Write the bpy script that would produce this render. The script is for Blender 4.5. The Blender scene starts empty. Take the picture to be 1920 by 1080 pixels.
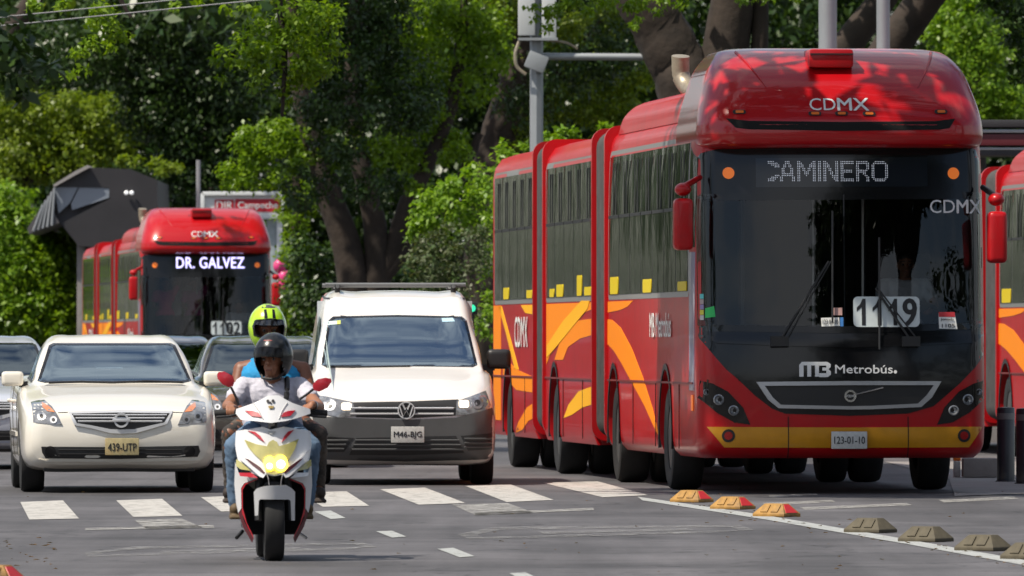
import bpy, bmesh, math, random
import numpy as np
from mathutils import Vector, Matrix
from mathutils.bvhtree import BVHTree
from mathutils.geometry import delaunay_2d_cdt

random.seed(7)
RNG = np.random.default_rng(11)
SC = bpy.context.scene
COL = SC.collection

# ------------------------------------------------------------------ camera, sky, sun, exposure
F, H, HY = 20800.0, 1.36, 640.0          # focal length in photo pixels, eye height, horizon row
cam_d = bpy.data.cameras.new('camera')
cam_d.sensor_width = 36.0
cam_d.lens = 390.0
cam_d.shift_y = 100.0 / 1920.0
cam_d.clip_start = 1.0
cam_d.clip_end = 6000.0
cam_d.dof.use_dof = True
cam_d.dof.focus_distance = 86.0
cam_d.dof.aperture_fstop = 13.0
cam = bpy.data.objects.new('camera', cam_d)
cam.location = (0, 0, H)
cam.rotation_euler = (math.pi / 2, 0, 0)
COL.objects.link(cam)
SC.camera = cam

SUN_EL, SUN_AZ = math.radians(56), math.atan2(-0.86, -0.51)   # from the left, a little behind the camera
w = bpy.data.worlds.new('World')
SC.world = w
w.use_nodes = True
nt = w.node_tree
sky = nt.nodes.new('ShaderNodeTexSky')
sky.sky_type = 'NISHITA'
sky.sun_disc = False
sky.sun_elevation = SUN_EL
sky.sun_rotation = SUN_AZ
sky.dust_density = 1.5
bg = nt.nodes['Background']
bg.inputs['Strength'].default_value = 0.11
tcw = nt.nodes.new('ShaderNodeTexCoord')          # scattered fair-weather clouds, the same all over the sky
cn = nt.nodes.new('ShaderNodeTexNoise'); cn.inputs['Scale'].default_value = 3.2; cn.inputs['Detail'].default_value = 7; cn.inputs['Roughness'].default_value = .58
nt.links.new(tcw.outputs['Generated'], cn.inputs['Vector'])
cr = nt.nodes.new('ShaderNodeMapRange'); cr.inputs['From Min'].default_value = .45; cr.inputs['From Max'].default_value = .62; cr.inputs['To Max'].default_value = .85
nt.links.new(cn.outputs['Fac'], cr.inputs['Value'])
cm = nt.nodes.new('ShaderNodeMix'); cm.data_type = 'RGBA'; cm.inputs[7].default_value = (7.5, 7.6, 7.8, 1)
nt.links.new(cr.outputs[0], cm.inputs[0]); nt.links.new(sky.outputs[0], cm.inputs[6])
nt.links.new(cm.outputs[2], bg.inputs['Color'])

sun_d = bpy.data.lights.new('sun', 'SUN')
sun_d.energy = 5.0
sun_d.angle = math.radians(0.6)
sun_d.color = (1.0, 0.92, 0.79)
sun = bpy.data.objects.new('sun', sun_d)
to_sun = Vector((math.sin(SUN_AZ) * math.cos(SUN_EL), math.cos(SUN_AZ) * math.cos(SUN_EL), math.sin(SUN_EL)))
sun.rotation_euler = to_sun.to_track_quat('Z', 'Y').to_euler()
COL.objects.link(sun)

SC.view_settings.view_transform = 'Standard'
SC.view_settings.look = 'None'
SC.view_settings.gamma = 1.0
SC.view_settings.exposure = 0.24
SC.render.engine = 'CYCLES'
SC.cycles.use_denoising = True
SC.cycles.max_bounces = 6
SC.cycles.transparent_max_bounces = 12
SC.cycles.caustics_reflective = False
SC.cycles.caustics_refractive = False

def wx(px, Y): return (px - 960.0) / F * Y
def wz(py, Y): return H - (py - HY) / F * Y
def gnd(px, py):
    Y = F * H / (py - HY)
    return wx(px, Y), Y

# ------------------------------------------------------------------ materials
MATS = {}
def mat(name, col, rough=0.5, metal=0.0, coat=0.0, spec=0.5, emit=0.0, var=None, bump=None, ecol=None, trans=0.0, coord='Object', dirt=None):
    """principled surface; var=(scale, darkest factor) mottles the colour, bump=(scale, strength); dirt=(scale, colour, amount)"""
    if name in MATS: return MATS[name]
    m = bpy.data.materials.new(name); m.use_nodes = True
    t = m.node_tree; b = t.nodes['Principled BSDF']
    c4 = (col[0], col[1], col[2], 1)
    b.inputs['Base Color'].default_value = c4
    b.inputs['Roughness'].default_value = rough
    b.inputs['Metallic'].default_value = metal
    b.inputs['Coat Weight'].default_value = coat
    b.inputs['Coat Roughness'].default_value = 0.04
    b.inputs['Specular IOR Level'].default_value = spec
    if trans: b.inputs['Transmission Weight'].default_value = trans
    if emit:
        e = ecol or col
        b.inputs['Emission Color'].default_value = (e[0], e[1], e[2], 1)
        b.inputs['Emission Strength'].default_value = emit
    tc = None
    if var or bump or dirt:
        tc = t.nodes.new('ShaderNodeTexCoord')
    cur = None
    if var:
        n = t.nodes.new('ShaderNodeTexNoise'); n.inputs['Scale'].default_value = var[0]; n.inputs['Detail'].default_value = 6
        n.inputs['Roughness'].default_value = 0.62
        t.links.new(tc.outputs[coord], n.inputs['Vector'])
        r = t.nodes.new('ShaderNodeMapRange'); r.inputs['From Min'].default_value = 0.3; r.inputs['From Max'].default_value = 0.7
        r.inputs['To Min'].default_value = var[1]; r.inputs['To Max'].default_value = 1.0
        t.links.new(n.outputs['Fac'], r.inputs['Value'])
        mx = t.nodes.new('ShaderNodeMix'); mx.data_type = 'RGBA'; mx.blend_type = 'MULTIPLY'; mx.inputs[0].default_value = 1
        mx.inputs[6].default_value = c4
        t.links.new(r.outputs[0], mx.inputs[7])
        cur = mx.outputs[2]
    if dirt:
        n = t.nodes.new('ShaderNodeTexNoise'); n.inputs['Scale'].default_value = dirt[0]; n.inputs['Detail'].default_value = 8
        n.inputs['Roughness'].default_value = 0.7
        t.links.new(tc.outputs[coord], n.inputs['Vector'])
        r = t.nodes.new('ShaderNodeMapRange'); r.inputs['From Min'].default_value = 0.48; r.inputs['From Max'].default_value = 0.75
        r.inputs['To Max'].default_value = dirt[2]
        t.links.new(n.outputs['Fac'], r.inputs['Value'])
        mx = t.nodes.new('ShaderNodeMix'); mx.data_type = 'RGBA'
        mx.inputs[6].default_value = c4
        if cur: t.links.new(cur, mx.inputs[6])
        mx.inputs[7].default_value = (*dirt[1], 1)
        t.links.new(r.outputs[0], mx.inputs[0])
        cur = mx.outputs[2]
    if cur: t.links.new(cur, b.inputs['Base Color'])
    if bump:
        n = t.nodes.new('ShaderNodeTexNoise'); n.inputs['Scale'].default_value = bump[0]; n.inputs['Detail'].default_value = 5
        t.links.new(tc.outputs[coord], n.inputs['Vector'])
        bp = t.nodes.new('ShaderNodeBump'); bp.inputs['Strength'].default_value = bump[1]; bp.inputs['Distance'].default_value = 0.02
        t.links.new(n.outputs['Fac'], bp.inputs['Height']); t.links.new(bp.outputs[0], b.inputs['Normal'])
    MATS[name] = m
    return m

def glass(name, tint, rough=0.015, ior=1.5, wave=0.0, gcol=(1, 1, 1)):
    if name in MATS: return MATS[name]
    m = bpy.data.materials.new(name); m.use_nodes = True
    t = m.node_tree; t.nodes.remove(t.nodes['Principled BSDF'])
    out = t.nodes['Material Output']
    fr = t.nodes.new('ShaderNodeFresnel'); fr.inputs['IOR'].default_value = ior
    tr = t.nodes.new('ShaderNodeBsdfTransparent'); tr.inputs['Color'].default_value = (*tint, 1)
    gl = t.nodes.new('ShaderNodeBsdfGlossy'); gl.inputs['Roughness'].default_value = rough; gl.inputs['Color'].default_value = (*gcol, 1)
    mx = t.nodes.new('ShaderNodeMixShader')
    if wave:
        tc = t.nodes.new('ShaderNodeTexCoord')
        n = t.nodes.new('ShaderNodeTexNoise'); n.inputs['Scale'].default_value = 2.2; n.inputs['Detail'].default_value = 1
        bp = t.nodes.new('ShaderNodeBump'); bp.inputs['Strength'].default_value = wave; bp.inputs['Distance'].default_value = 0.05
        t.links.new(tc.outputs['Object'], n.inputs['Vector']); t.links.new(n.outputs['Fac'], bp.inputs['Height'])
        t.links.new(bp.outputs[0], gl.inputs['Normal'])
    t.links.new(fr.outputs[0], mx.inputs[0]); t.links.new(tr.outputs[0], mx.inputs[1]); t.links.new(gl.outputs[0], mx.inputs[2])
    t.links.new(mx.outputs[0], out.inputs['Surface'])
    MATS[name] = m
    return m

# ------------------------------------------------------------------ mesh helpers
def link(name, me, m=None, parent=None, smooth=True, angle=40):
    if m is not None:
        me.materials.clear(); me.materials.append(m)
    if smooth and len(me.polygons):
        me.polygons.foreach_set('use_smooth', np.ones(len(me.polygons), bool))
        me.set_sharp_from_angle(angle=math.radians(angle))
    o = bpy.data.objects.new(name, me)
    COL.objects.link(o)
    if parent is not None: o.parent = parent
    return o

def tag(o, label=None, cat=None, group=None, kind=None):
    if label: o['label'] = label
    if cat: o['category'] = cat
    if group: o['group'] = group
    if kind: o['kind'] = kind
    return o

def empty(name, loc=(0, 0, 0), rz=0.0, parent=None):
    o = bpy.data.objects.new(name, None); COL.objects.link(o)
    o.location = loc; o.rotation_euler = (0, 0, rz)
    o.empty_display_size = 0.2
    if parent is not None: o.parent = parent
    return o

def copy_tree(o, parent=None):
    c = o.copy(); COL.objects.link(c); c.parent = parent
    for ch in o.children: copy_tree(ch, c)
    return c

class MB:
    def __init__(s): s.v, s.f = [], []
    def add(s, vs, fs):
        k = len(s.v); s.v += [tuple(p) for p in vs]; s.f += [tuple(i + k for i in f) for f in fs]; return s
    def box(s, c, d, rot=None, taper=1.0):
        x, y, z = d[0] / 2, d[1] / 2, d[2] / 2
        vs = []
        for sz in (-1, 1):
            k = taper if sz > 0 else 1
            for sx, sy in ((-1, -1), (1, -1), (1, 1), (-1, 1)): vs.append(Vector((sx * x * k, sy * y * k, sz * z)))
        if rot is not None: vs = [rot @ v for v in vs]
        C = Vector(c)
        return s.add([v + C for v in vs], [(3, 2, 1, 0), (4, 5, 6, 7), (0, 1, 5, 4), (1, 2, 6, 5), (2, 3, 7, 6), (3, 0, 4, 7)])
    def tube(s, path, r, n=8, caps=True):
        P = [Vector(p) for p in path]; m = len(P)
        R = r if hasattr(r, '__len__') else [r] * m
        vs, fs = [], []
        ref = Vector((0.13, 0.31, 0.94))
        for i, p in enumerate(P):
            d = (P[min(i + 1, m - 1)] - P[max(i - 1, 0)]).normalized()
            a = d.cross(ref)
            if a.length < 1e-3: a = d.cross(Vector((1, 0, 0)))
            a.normalize(); b = d.cross(a)
            for k in range(n):
                t = 2 * math.pi * k / n
                vs.append(p + (a * math.cos(t) + b * math.sin(t)) * R[i])
        for i in range(m - 1):
            for k in range(n):
                q = (k + 1) % n
                fs.append((i * n + k, i * n + q, (i + 1) * n + q, (i + 1) * n + k))
        if caps:
            fs.append(tuple(range(n - 1, -1, -1))); fs.append(tuple((m - 1) * n + k for k in range(n)))
        return s.add(vs, fs)
    def lathe(s, prof, c, axis='x', n=28, close=False):
        """prof: list of (radius, along)"""
        vs, fs = [], []
        for (r, a) in prof:
            for k in range(n):
                t = 2 * math.pi * k / n; u, v = r * math.cos(t), r * math.sin(t)
                if axis == 'x': p = (a, u, v)
                elif axis == 'y': p = (u, a, v)
                else: p = (u, v, a)
                vs.append((p[0] + c[0], p[1] + c[1], p[2] + c[2]))
        m = len(prof)
        for i in range(m - 1 + (1 if close else 0)):
            j = (i + 1) % m
            for k in range(n):
                q = (k + 1) % n
                fs.append((i * n + k, i * n + q, j * n + q, j * n + k))
        if not close:
            fs.append(tuple(range(n - 1, -1, -1))); fs.append(tuple((m - 1) * n + k for k in range(n)))
        return s.add(vs, fs)
    def ball(s, c, r, n=12, m=8):
        R = r if hasattr(r, '__len__') else (r, r, r)
        vs, fs = [], []
        for i in range(m + 1):
            t = math.pi * i / m
            for k in range(n):
                p = 2 * math.pi * k / n
                vs.append((c[0] + R[0] * math.sin(t) * math.cos(p), c[1] + R[1] * math.sin(t) * math.sin(p), c[2] + R[2] * math.cos(t)))
        for i in range(m):
            for k in range(n):
                q = (k + 1) % n
                fs.append((i * n + k, (i + 1) * n + k, (i + 1) * n + q, i * n + q))
        return s.add(vs, fs)
    def capsule(s, a, b, r1, r2=None, n=12):
        r2 = r1 if r2 is None else r2
        A, B = Vector(a), Vector(b); d = B - A; L = max(d.length, 1e-4); d = d / L
        path, rad = [], []
        for i in range(4):
            t = math.pi / 2 * (1 - i / 4) ; path.append(A - d * r1 * math.sin(t)); rad.append(max(r1 * math.cos(t), 1e-3))
        path.append(A); rad.append(r1); path.append(B); rad.append(r2)
        for i in range(1, 5):
            t = math.pi / 2 * i / 4; path.append(B + d * r2 * math.sin(t)); rad.append(max(r2 * math.cos(t), 1e-3))
        ref = Vector((0.2, 0.4, 0.9))
        a_ = d.cross(ref)
        if a_.length < 1e-3: a_ = d.cross(Vector((1, 0, 0)))
        a_.normalize(); b_ = d.cross(a_)
        vs = [p + (a_ * math.cos(2 * math.pi * k / n) + b_ * math.sin(2 * math.pi * k / n)) * q for p, q in zip(path, rad) for k in range(n)]
        fs = []
        m = len(path)
        for i in range(m - 1):
            for k in range(n):
                q = (k + 1) % n
                fs.append((i * n + k, i * n + q, (i + 1) * n + q, (i + 1) * n + k))
        fs.append(tuple(range(n - 1, -1, -1))); fs.append(tuple((m - 1) * n + k for k in range(n)))
        return s.add(vs, fs)
    def grid(s, P, closed_u=False, flip=False):
        P = np.asarray(P); a, b = P.shape[:2]
        fs = []
        for i in range(a - 1):
            for j in range(b - 1 + (1 if closed_u else 0)):
                q = (j + 1) % b
                f = (i * b + j, i * b + q, (i + 1) * b + q, (i + 1) * b + j)
                fs.append(f[::-1] if flip else f)
        return s.add(P.reshape(-1, 3).tolist(), fs)
    def mesh(s, name='mesh', bevel=0.0, fix=False, seg=2):
        me = bpy.data.meshes.new(name); me.from_pydata(s.v, [], s.f)
        if bevel or fix:
            bm = bmesh.new(); bm.from_mesh(me)
            if fix:
                bmesh.ops.remove_doubles(bm, verts=bm.verts, dist=1e-5); bmesh.ops.recalc_face_normals(bm, faces=bm.faces)
            if bevel:
                bmesh.ops.bevel(bm, geom=[e for e in bm.edges if len(e.link_faces) == 2 and e.calc_face_angle(0) > 0.4], offset=bevel, segments=seg, affect='EDGES', profile=0.6)
            bm.to_mesh(me); bm.free()
        me.update()
        return me
    def build(s, name, m, parent=None, bevel=0.0, smooth=True, fix=False, angle=40, seg=2):
        return link(name, s.mesh(name, bevel, fix, seg), m, parent, smooth, angle)

def prism(poly, y0, y1, plane='xz'):
    """solid between two parallel copies of a polygon"""
    b = MB(); n = len(poly)
    def p(q, t):
        return (q[0], t, q[1]) if plane == 'xz' else ((t, q[0], q[1]) if plane == 'yz' else (q[0], q[1], t))
    b.add([p(q, y0) for q in poly] + [p(q, y1) for q in poly],
          [tuple(range(n)), tuple(range(2 * n - 1, n - 1, -1))] + [(i, i + n, (i + 1) % n + n, (i + 1) % n) for i in range(n)])
    return b

def pchip(x, y, xi):
    x = np.asarray(x, float); y = np.asarray(y, float)
    h = np.diff(x); d = np.diff(y, axis=0) / h[:, None]
    m = np.zeros_like(y)
    for i in range(1, len(x) - 1):
        a, b = d[i - 1], d[i]
        w1, w2 = 2 * h[i] + h[i - 1], h[i] + 2 * h[i - 1]
        ok = (a * b) > 0
        with np.errstate(divide='ignore', invalid='ignore'):
            m[i] = np.where(ok, (w1 + w2) / (w1 / np.where(ok, a, 1) + w2 / np.where(ok, b, 1)), 0)
    m[0], m[-1] = d[0], d[-1]
    k = np.clip(np.searchsorted(x, xi) - 1, 0, len(x) - 2)
    t = ((xi - x[k]) / h[k])[:, None]; hh = h[k][:, None]
    return (1 + 2 * t) * (1 - t) ** 2 * y[k] + t * (1 - t) ** 2 * hh * m[k] + t * t * (3 - 2 * t) * y[k + 1] + t * t * (t - 1) * hh * m[k + 1]

def catmull(P, n):
    """P (k,2..) -> smooth polyline"""
    P = np.asarray(P, float); k = len(P); out = []
    for i in range(k - 1):
        p0, p1, p2, p3 = P[max(i - 1, 0)], P[i], P[i + 1], P[min(i + 2, k - 1)]
        for j in range(n):
            t = j / n
            out.append(0.5 * ((2 * p1) + (p2 - p0) * t + (2 * p0 - 5 * p1 + 4 * p2 - p3) * t * t + (3 * p1 - p0 - 3 * p2 + p3) * t ** 3))
    out.append(P[-1])
    return np.array(out)

def inside(poly, pts):
    poly = np.asarray(poly); x, y = pts[:, 0], pts[:, 1]
    r = np.zeros(len(pts), bool); j = len(poly) - 1
    for i in range(len(poly)):
        xi, yi, xj, yj = poly[i][0], poly[i][1], poly[j][0], poly[j][1]
        c = ((yi > y) != (yj > y)) & (x < (xj - xi) * (y - yi) / ((yj - yi) if yj != yi else 1e-9) + xi)
        r ^= c; j = i
    return r

def resample(poly, res, closed=True):
    out = []; n = len(poly)
    for i in range(n if closed else n - 1):
        a, b = np.array(poly[i], float), np.array(poly[(i + 1) % n], float)
        k = max(1, int(math.ceil(np.linalg.norm(b - a) / res)))
        for j in range(k): out.append(a + (b - a) * j / k)
    if not closed: out.append(np.array(poly[-1], float))
    return np.array(out)

RAY = {'front': (lambda u, v: ((u, -6, v), (0, 1, 0))), 'rear': (lambda u, v: ((u, 60, v), (0, -1, 0))),
       'left': (lambda u, v: ((-6, u, v), (1, 0, 0))), 'right': (lambda u, v: ((6, u, v), (-1, 0, 0))),
       'top': (lambda u, v: ((u, v, 9), (0, 0, -1)))}

def hit(bvh, mode, u, v):
    o, d = RAY[mode](u, v); o = Vector(o); d = Vector(d)
    r = bvh.ray_cast(o, d)
    if r[0] is None:
        q = bvh.find_nearest(o + d * 6)
        return (Vector(q[0]) if q[0] is not None else o + d * 6), d
    return r[0], d

def tri_fill(poly, res):
    B = resample(poly, res)
    lo, hi = B.min(0), B.max(0)
    gx, gy = np.meshgrid(np.arange(lo[0] + res / 2, hi[0], res), np.arange(lo[1] + res / 2, hi[1], res))
    G = np.stack([gx.ravel(), gy.ravel()], 1)
    if len(G):
        G = G[inside(B, G)]
    if len(G):
        d = np.min(np.linalg.norm(G[:, None] - B[None], axis=2), axis=1); G = G[d > res * 0.45]
    pts = [Vector((float(p[0]), float(p[1]))) for p in B] + [Vector((float(p[0]), float(p[1]))) for p in G]
    n = len(B)
    r = delaunay_2d_cdt(pts, [(i, (i + 1) % n) for i in range(n)], [], 1, 1e-6)
    return r[0], r[2]

def edge_loop(fs):
    from collections import Counter
    c = Counter(); dire = {}
    for f in fs:
        for i in range(len(f)):
            a, b = f[i], f[(i + 1) % len(f)]
            c[frozenset((a, b))] += 1; dire[frozenset((a, b))] = (a, b)
    return [dire[k] for k, n in c.items() if n == 1]

def shell(poly, fn, res=0.04, skirt=None, flip=False):
    """surface over a polygon: fn(u, v) -> (point, inward direction); the rim turns inward by skirt"""
    vs, fs = tri_fill(poly, res)
    pts, dirs = [], []
    for p in vs:
        q, d = fn(p[0], p[1]); pts.append(Vector(q)); dirs.append(Vector(d))
    fs = [tuple(f) for f in fs]
    if fs:
        acc = 0
        for f in fs[:60]:
            nn = (pts[f[1]] - pts[f[0]]).cross(pts[f[2]] - pts[f[0]]); acc += nn.dot(dirs[f[0]])
        if (acc > 0) != flip: fs = [f[::-1] for f in fs]
    b = MB(); k = len(pts); b.v = [tuple(p) for p in pts]; b.f = list(fs)
    if skirt:
        el = edge_loop(fs); mp = {}
        for (i, j) in el:
            for q in (i, j):
                if q not in mp: mp[q] = len(b.v); b.v.append(tuple(pts[q] + dirs[q] * skirt))
            b.f.append((j, i, mp[i], mp[j]))
    return b

def patch(bvh, poly, mode='front', res=0.035, off=0.004, skirt=0.012):
    def fn(u, v):
        p, d = hit(bvh, mode, u, v); return p - d * off, d
    return shell(poly, fn, res, skirt)

def ring(bvh, outer, inner, mode='front', off=0.006, skirt=0.014, res=0.04):
    """frame between two polygons with equally many corners"""
    n = len(outer); O, I = [], []
    for i in range(n):
        a, b = np.array(outer[i]), np.array(outer[(i + 1) % n]); c, d = np.array(inner[i]), np.array(inner[(i + 1) % n])
        k = max(1, int(math.ceil(np.linalg.norm(b - a) / res)))
        for j in range(k): O.append(a + (b - a) * j / k); I.append(c + (d - c) * j / k)
    m = len(O); mb = MB(); V = []
    dirv = None
    for loop, dp in ((O, -skirt), (O, off), (I, off), (I, -skirt)):
        for p in loop:
            q, d = hit(bvh, mode, p[0], p[1]); dirv = d; V.append(q - d * dp)
    fs = []
    for r in range(3):
        for i in range(m):
            j = (i + 1) % m; fs.append((r * m + i, r * m + j, (r + 1) * m + j, (r + 1) * m + i))
    mb.add(V, fs)
    return mb

def circ(cx, cy, r, n=20, ry=None):
    ry = r if ry is None else ry
    return [(cx + r * math.cos(2 * math.pi * i / n), cy + ry * math.sin(2 * math.pi * i / n)) for i in range(n)]

def rrect(x0, y0, x1, y1, r, n=4):
    out = []
    for cx, cy, a in ((x1 - r, y1 - r, 0), (x0 + r, y1 - r, 90), (x0 + r, y0 + r, 180), (x1 - r, y0 + r, 270)):
        for i in range(n + 1):
            t = math.radians(a + 90 * i / n); out.append((cx + r * math.cos(t), cy + r * math.sin(t)))
    return out

def temp_eval(o):
    dg = bpy.context.evaluated_depsgraph_get(); dg.update()
    me = bpy.data.meshes.new_from_object(o.evaluated_get(dg))
    return me

def text_mesh(s, box, fn, m, name, parent, bold=0.0, fit=True, spacing=1.0, nrm=(0, -1, 0)):
    """flat lettering fitted to box=(u0,v0,u1,v1); fn(u,v)->3-D point"""
    c = bpy.data.curves.new('lettering', 'FONT'); c.body = s; c.space_character = spacing; c.resolution_u = 3
    o = bpy.data.objects.new('lettering', c); COL.objects.link(o)
    me = temp_eval(o)
    bpy.data.objects.remove(o); bpy.data.curves.remove(c)
    n = len(me.vertices); P = np.zeros(n * 3); me.vertices.foreach_get('co', P); P = P.reshape(-1, 3)
    lo, hi = P.min(0), P.max(0)
    sx = (box[2] - box[0]) / max(hi[0] - lo[0], 1e-6); sy = (box[3] - box[1]) / max(hi[1] - lo[1], 1e-6)
    # heavier strokes: the letters drawn again a little aside, each copy a hair above the last
    h_ = box[3] - box[1]; cop = [(0, 0)] if bold <= 0 else [(-1, 0), (1, 0), (0, .7), (0, -.7)]
    b0, b1 = box[0] + h_ * bold, box[2] - h_ * bold; sx = (b1 - b0) / max(hi[0] - lo[0], 1e-6)
    mb = MB(); F_ = [tuple(p.vertices) for p in me.polygons]
    for k, (du, dv) in enumerate(cop):
        mb.add([Vector(fn(b0 + (p[0] - lo[0]) * sx + du * h_ * bold, box[1] + (p[1] - lo[1]) * sy + dv * h_ * bold)) + Vector(nrm) * (.0007 * k) for p in P], F_)
    bpy.data.meshes.remove(me); me = mb.mesh(name)
    me.materials.clear(); me.materials.append(m)
    o = bpy.data.objects.new(name, me); COL.objects.link(o)
    if parent is not None: o.parent = parent
    return o

def boolean_cut(me, cutters):
    """subtract closed solids (MB) from a mesh"""
    o = bpy.data.objects.new('work', me); COL.objects.link(o)
    tmp = []
    for c in cutters:
        k = bpy.data.objects.new('work_cut', c.mesh('cut', fix=True)); COL.objects.link(k); tmp.append(k)
        md = o.modifiers.new('cut', 'BOOLEAN'); md.object = k; md.operation = 'DIFFERENCE'; md.solver = 'EXACT'
    r = temp_eval(o)
    bpy.data.objects.remove(o)
    for k in tmp: bpy.data.objects.remove(k)
    return r

def bvh_of(me):
    return BVHTree.FromPolygons([v.co.copy() for v in me.vertices], [tuple(p.vertices) for p in me.polygons])

def cut_faces(me, cuts):
    """remove faces whose centre lies in a polygon seen from a side; cuts: (mode, poly, lo, hi) with lo/hi limits along the view axis"""
    bm = bmesh.new(); bm.from_mesh(me)
    ax = {'front': (0, 2, 1, -1), 'rear': (0, 2, 1, 1), 'left': (1, 2, 0, -1), 'right': (1, 2, 0, 1), 'top': (0, 1, 2, 1)}
    kill = set()
    fl = list(bm.faces); C = np.array([f.calc_center_median()[:] for f in fl]); N = np.array([f.normal[:] for f in fl])
    for mode, poly, lo, hi in cuts:
        a, b, c, s = ax[mode]
        ok = inside(poly, C[:, [a, b]]) & (N[:, c] * s > 0.05) & (C[:, c] > lo) & (C[:, c] < hi)
        kill |= set(np.nonzero(ok)[0].tolist())
    bmesh.ops.delete(bm, geom=[fl[i] for i in kill], context='FACES')
    bm.to_mesh(me); bm.free(); me.update()
    return me

def remesh(mb, voxel, smooth=4, fac=0.5):
    """one continuous skin over overlapping closed solids"""
    o = bpy.data.objects.new('work', mb.mesh('work')); COL.objects.link(o)
    r = o.modifiers.new('r', 'REMESH'); r.mode = 'VOXEL'; r.voxel_size = voxel
    if smooth:
        s = o.modifiers.new('s', 'SMOOTH'); s.factor = fac; s.iterations = smooth
    me = temp_eval(o); bpy.data.objects.remove(o)
    return me

def mirror_x(poly): return [(-p[0], p[1]) for p in poly][::-1]

# shared materials
M = {}
M['tyre'] = mat('tyre_rubber', (0.012, 0.012, 0.013), 0.8, var=(9, 0.6))
M['rim'] = mat('wheel_rim', (0.35, 0.35, 0.36), 0.35, 0.8)
M['rim_dark'] = mat('wheel_rim_dark', (0.10, 0.10, 0.10), 0.5, 0.5)
M['black'] = mat('black_plastic', (0.012, 0.012, 0.013), 0.45)
M['gloss_black'] = mat('gloss_black', (0.006, 0.006, 0.007), 0.14, spec=.3, coat=0.2)
M['under'] = mat('underbody', (0.01, 0.01, 0.01), 0.9)
M['chrome'] = mat('chrome', (0.75, 0.76, 0.78), 0.15, 1.0)
M['silver'] = mat('silver_trim', (0.60, 0.61, 0.63), 0.28, 0.35, coat=.5)
M['steel'] = mat('brushed_steel', (0.42, 0.43, 0.45), 0.35, 0.9)
M['seat'] = mat('seat_fabric', (0.24, 0.26, 0.29), 0.85)
M['dash'] = mat('dashboard_grey', (0.15, 0.155, 0.16), 0.7)
M['white_sticker'] = mat('white_sticker', (0.75, 0.75, 0.72), 0.5)
M['ink'] = mat('black_ink', (0.01, 0.01, 0.012), 0.5)
M['silver_letter'] = mat('silver_lettering', (0.72, 0.72, 0.71), 0.5, spec=.2)
M['plate'] = mat('plate_white', (0.55, 0.55, 0.53), 0.4, var=(30, 0.75))
M['amber'] = mat('amber_lens', (0.75, 0.16, 0.02), 0.25)
M['red_lens'] = mat('red_lens', (0.25, 0.01, 0.01), 0.2)
M['lens_clear'] = mat('clear_lens', (0.30, 0.31, 0.33), 0.08, 0.3, coat=1.0, var=(14, 0.35))

def wheel(parent, x, y, r, width, side, rim=None, name='wheel', rim_r=0.62):
    """wheel standing on the ground; side -1 shows its face to the left"""
    e = empty(name, (x, y, r), 0, parent)
    h = width / 2
    b = MB()
    prof = [(r * rim_r, -h * 0.85), (r * 0.86, -h), (r * 0.955, -h * 0.92), (r * 0.99, -h * 0.72), (r, -h * 0.3), (r, h * 0.3), (r * 0.99, h * 0.72), (r * 0.955, h * 0.92), (r * 0.86, h), (r * rim_r, h * 0.85)]
    b.lathe(prof, (0, 0, 0), 'x', 36, True)
    for g in (-0.36, 0.0, 0.36):
        pass
    b.build('tyre', M['tyre'], e, angle=30)
    k = MB()
    s = side
    k.lathe([(r * rim_r * 1.02, s * h * 0.80), (r * rim_r * 0.9, s * h * 0.74), (r * rim_r * 0.8, s * h * 0.35), (r * 0.2, s * h * 0.30), (r * 0.18, s * h * 0.55), (r * 0.05, s * h * 0.58)], (0, 0, 0), 'x', 24)
    for i in range(7):
        a = 2 * math.pi * i / 7
        k.tube([(s * h * 0.5, math.cos(a) * r * 0.15, math.sin(a) * r * 0.15), (s * h * 0.62, math.cos(a) * r * rim_r * 0.95, math.sin(a) * r * rim_r * 0.95)], r * 0.06, 5)
    k.build('rim', rim or M['rim'], e)
    return e
# ------------------------------------------------------------------ articulated bus
RED = (0.44, 0.003, 0.007)
M['bus_red'] = mat('bus_red_paint', RED, 0.36, coat=0.18, spec=.3, var=(1.1, 0.86), dirt=(3.1, (0.16, 0.03, 0.025), 0.35))
M['dome_red'] = mat('bus_dome_paint', RED, 0.30, coat=0.55, spec=.3, var=(1.1, 0.88), dirt=(2.2, (0.22, 0.02, 0.02), 0.2))
M['bus_yellow'] = mat('bus_yellow_stripe', (0.62, 0.27, 0.005), 0.4, coat=0.5, var=(5, 0.8))
M['bus_orange'] = mat('bus_orange_vinyl', (0.85, 0.24, 0.004), 0.5, spec=.2)
M['bellows'] = mat('bellows_rubber', (0.075, 0.07, 0.07), 0.8, var=(6, 0.6))
M['bus_window'] = mat('bus_side_glass', (0.016, 0.022, 0.018), 0.06, spec=0.8, bump=(1.3, .35))
M['bus_glass'] = glass('bus_windshield_glass', (0.58, 0.60, 0.60), 0.012, 1.48, 0.0)
M['bus_cabin'] = mat('bus_cabin_dark', (0.010, 0.010, 0.011), 0.8)
M['led'] = mat('led_white', (0.8, 0.85, 1.0), 0.5, emit=.55, ecol=(0.82, 0.88, 1.0))
M['led_violet'] = mat('led_violet', (0.75, 0.7, 1.0), 0.5, emit=1.7, ecol=(0.62, 0.58, 1.0))
M['exhaust'] = mat('exhaust_tan', (0.42, 0.36, 0.27), 0.45, 0.5, var=(7, 0.6))
M['alu'] = mat('aluminium_trim', (0.32, 0.32, 0.31), 0.45, 0.6)
M['pane_yellow'] = mat('pane_yellow', (0.62, 0.47, 0.01), 0.5, spec=.2)
M['board'] = mat('number_board', (0.62, 0.68, 0.68), 0.45, var=(6, 0.85))
M['amber_lit'] = mat('amber_marker', (0.9, 0.2, 0.02), 0.3, emit=0.25, ecol=(1, 0.22, 0.02))

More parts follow.
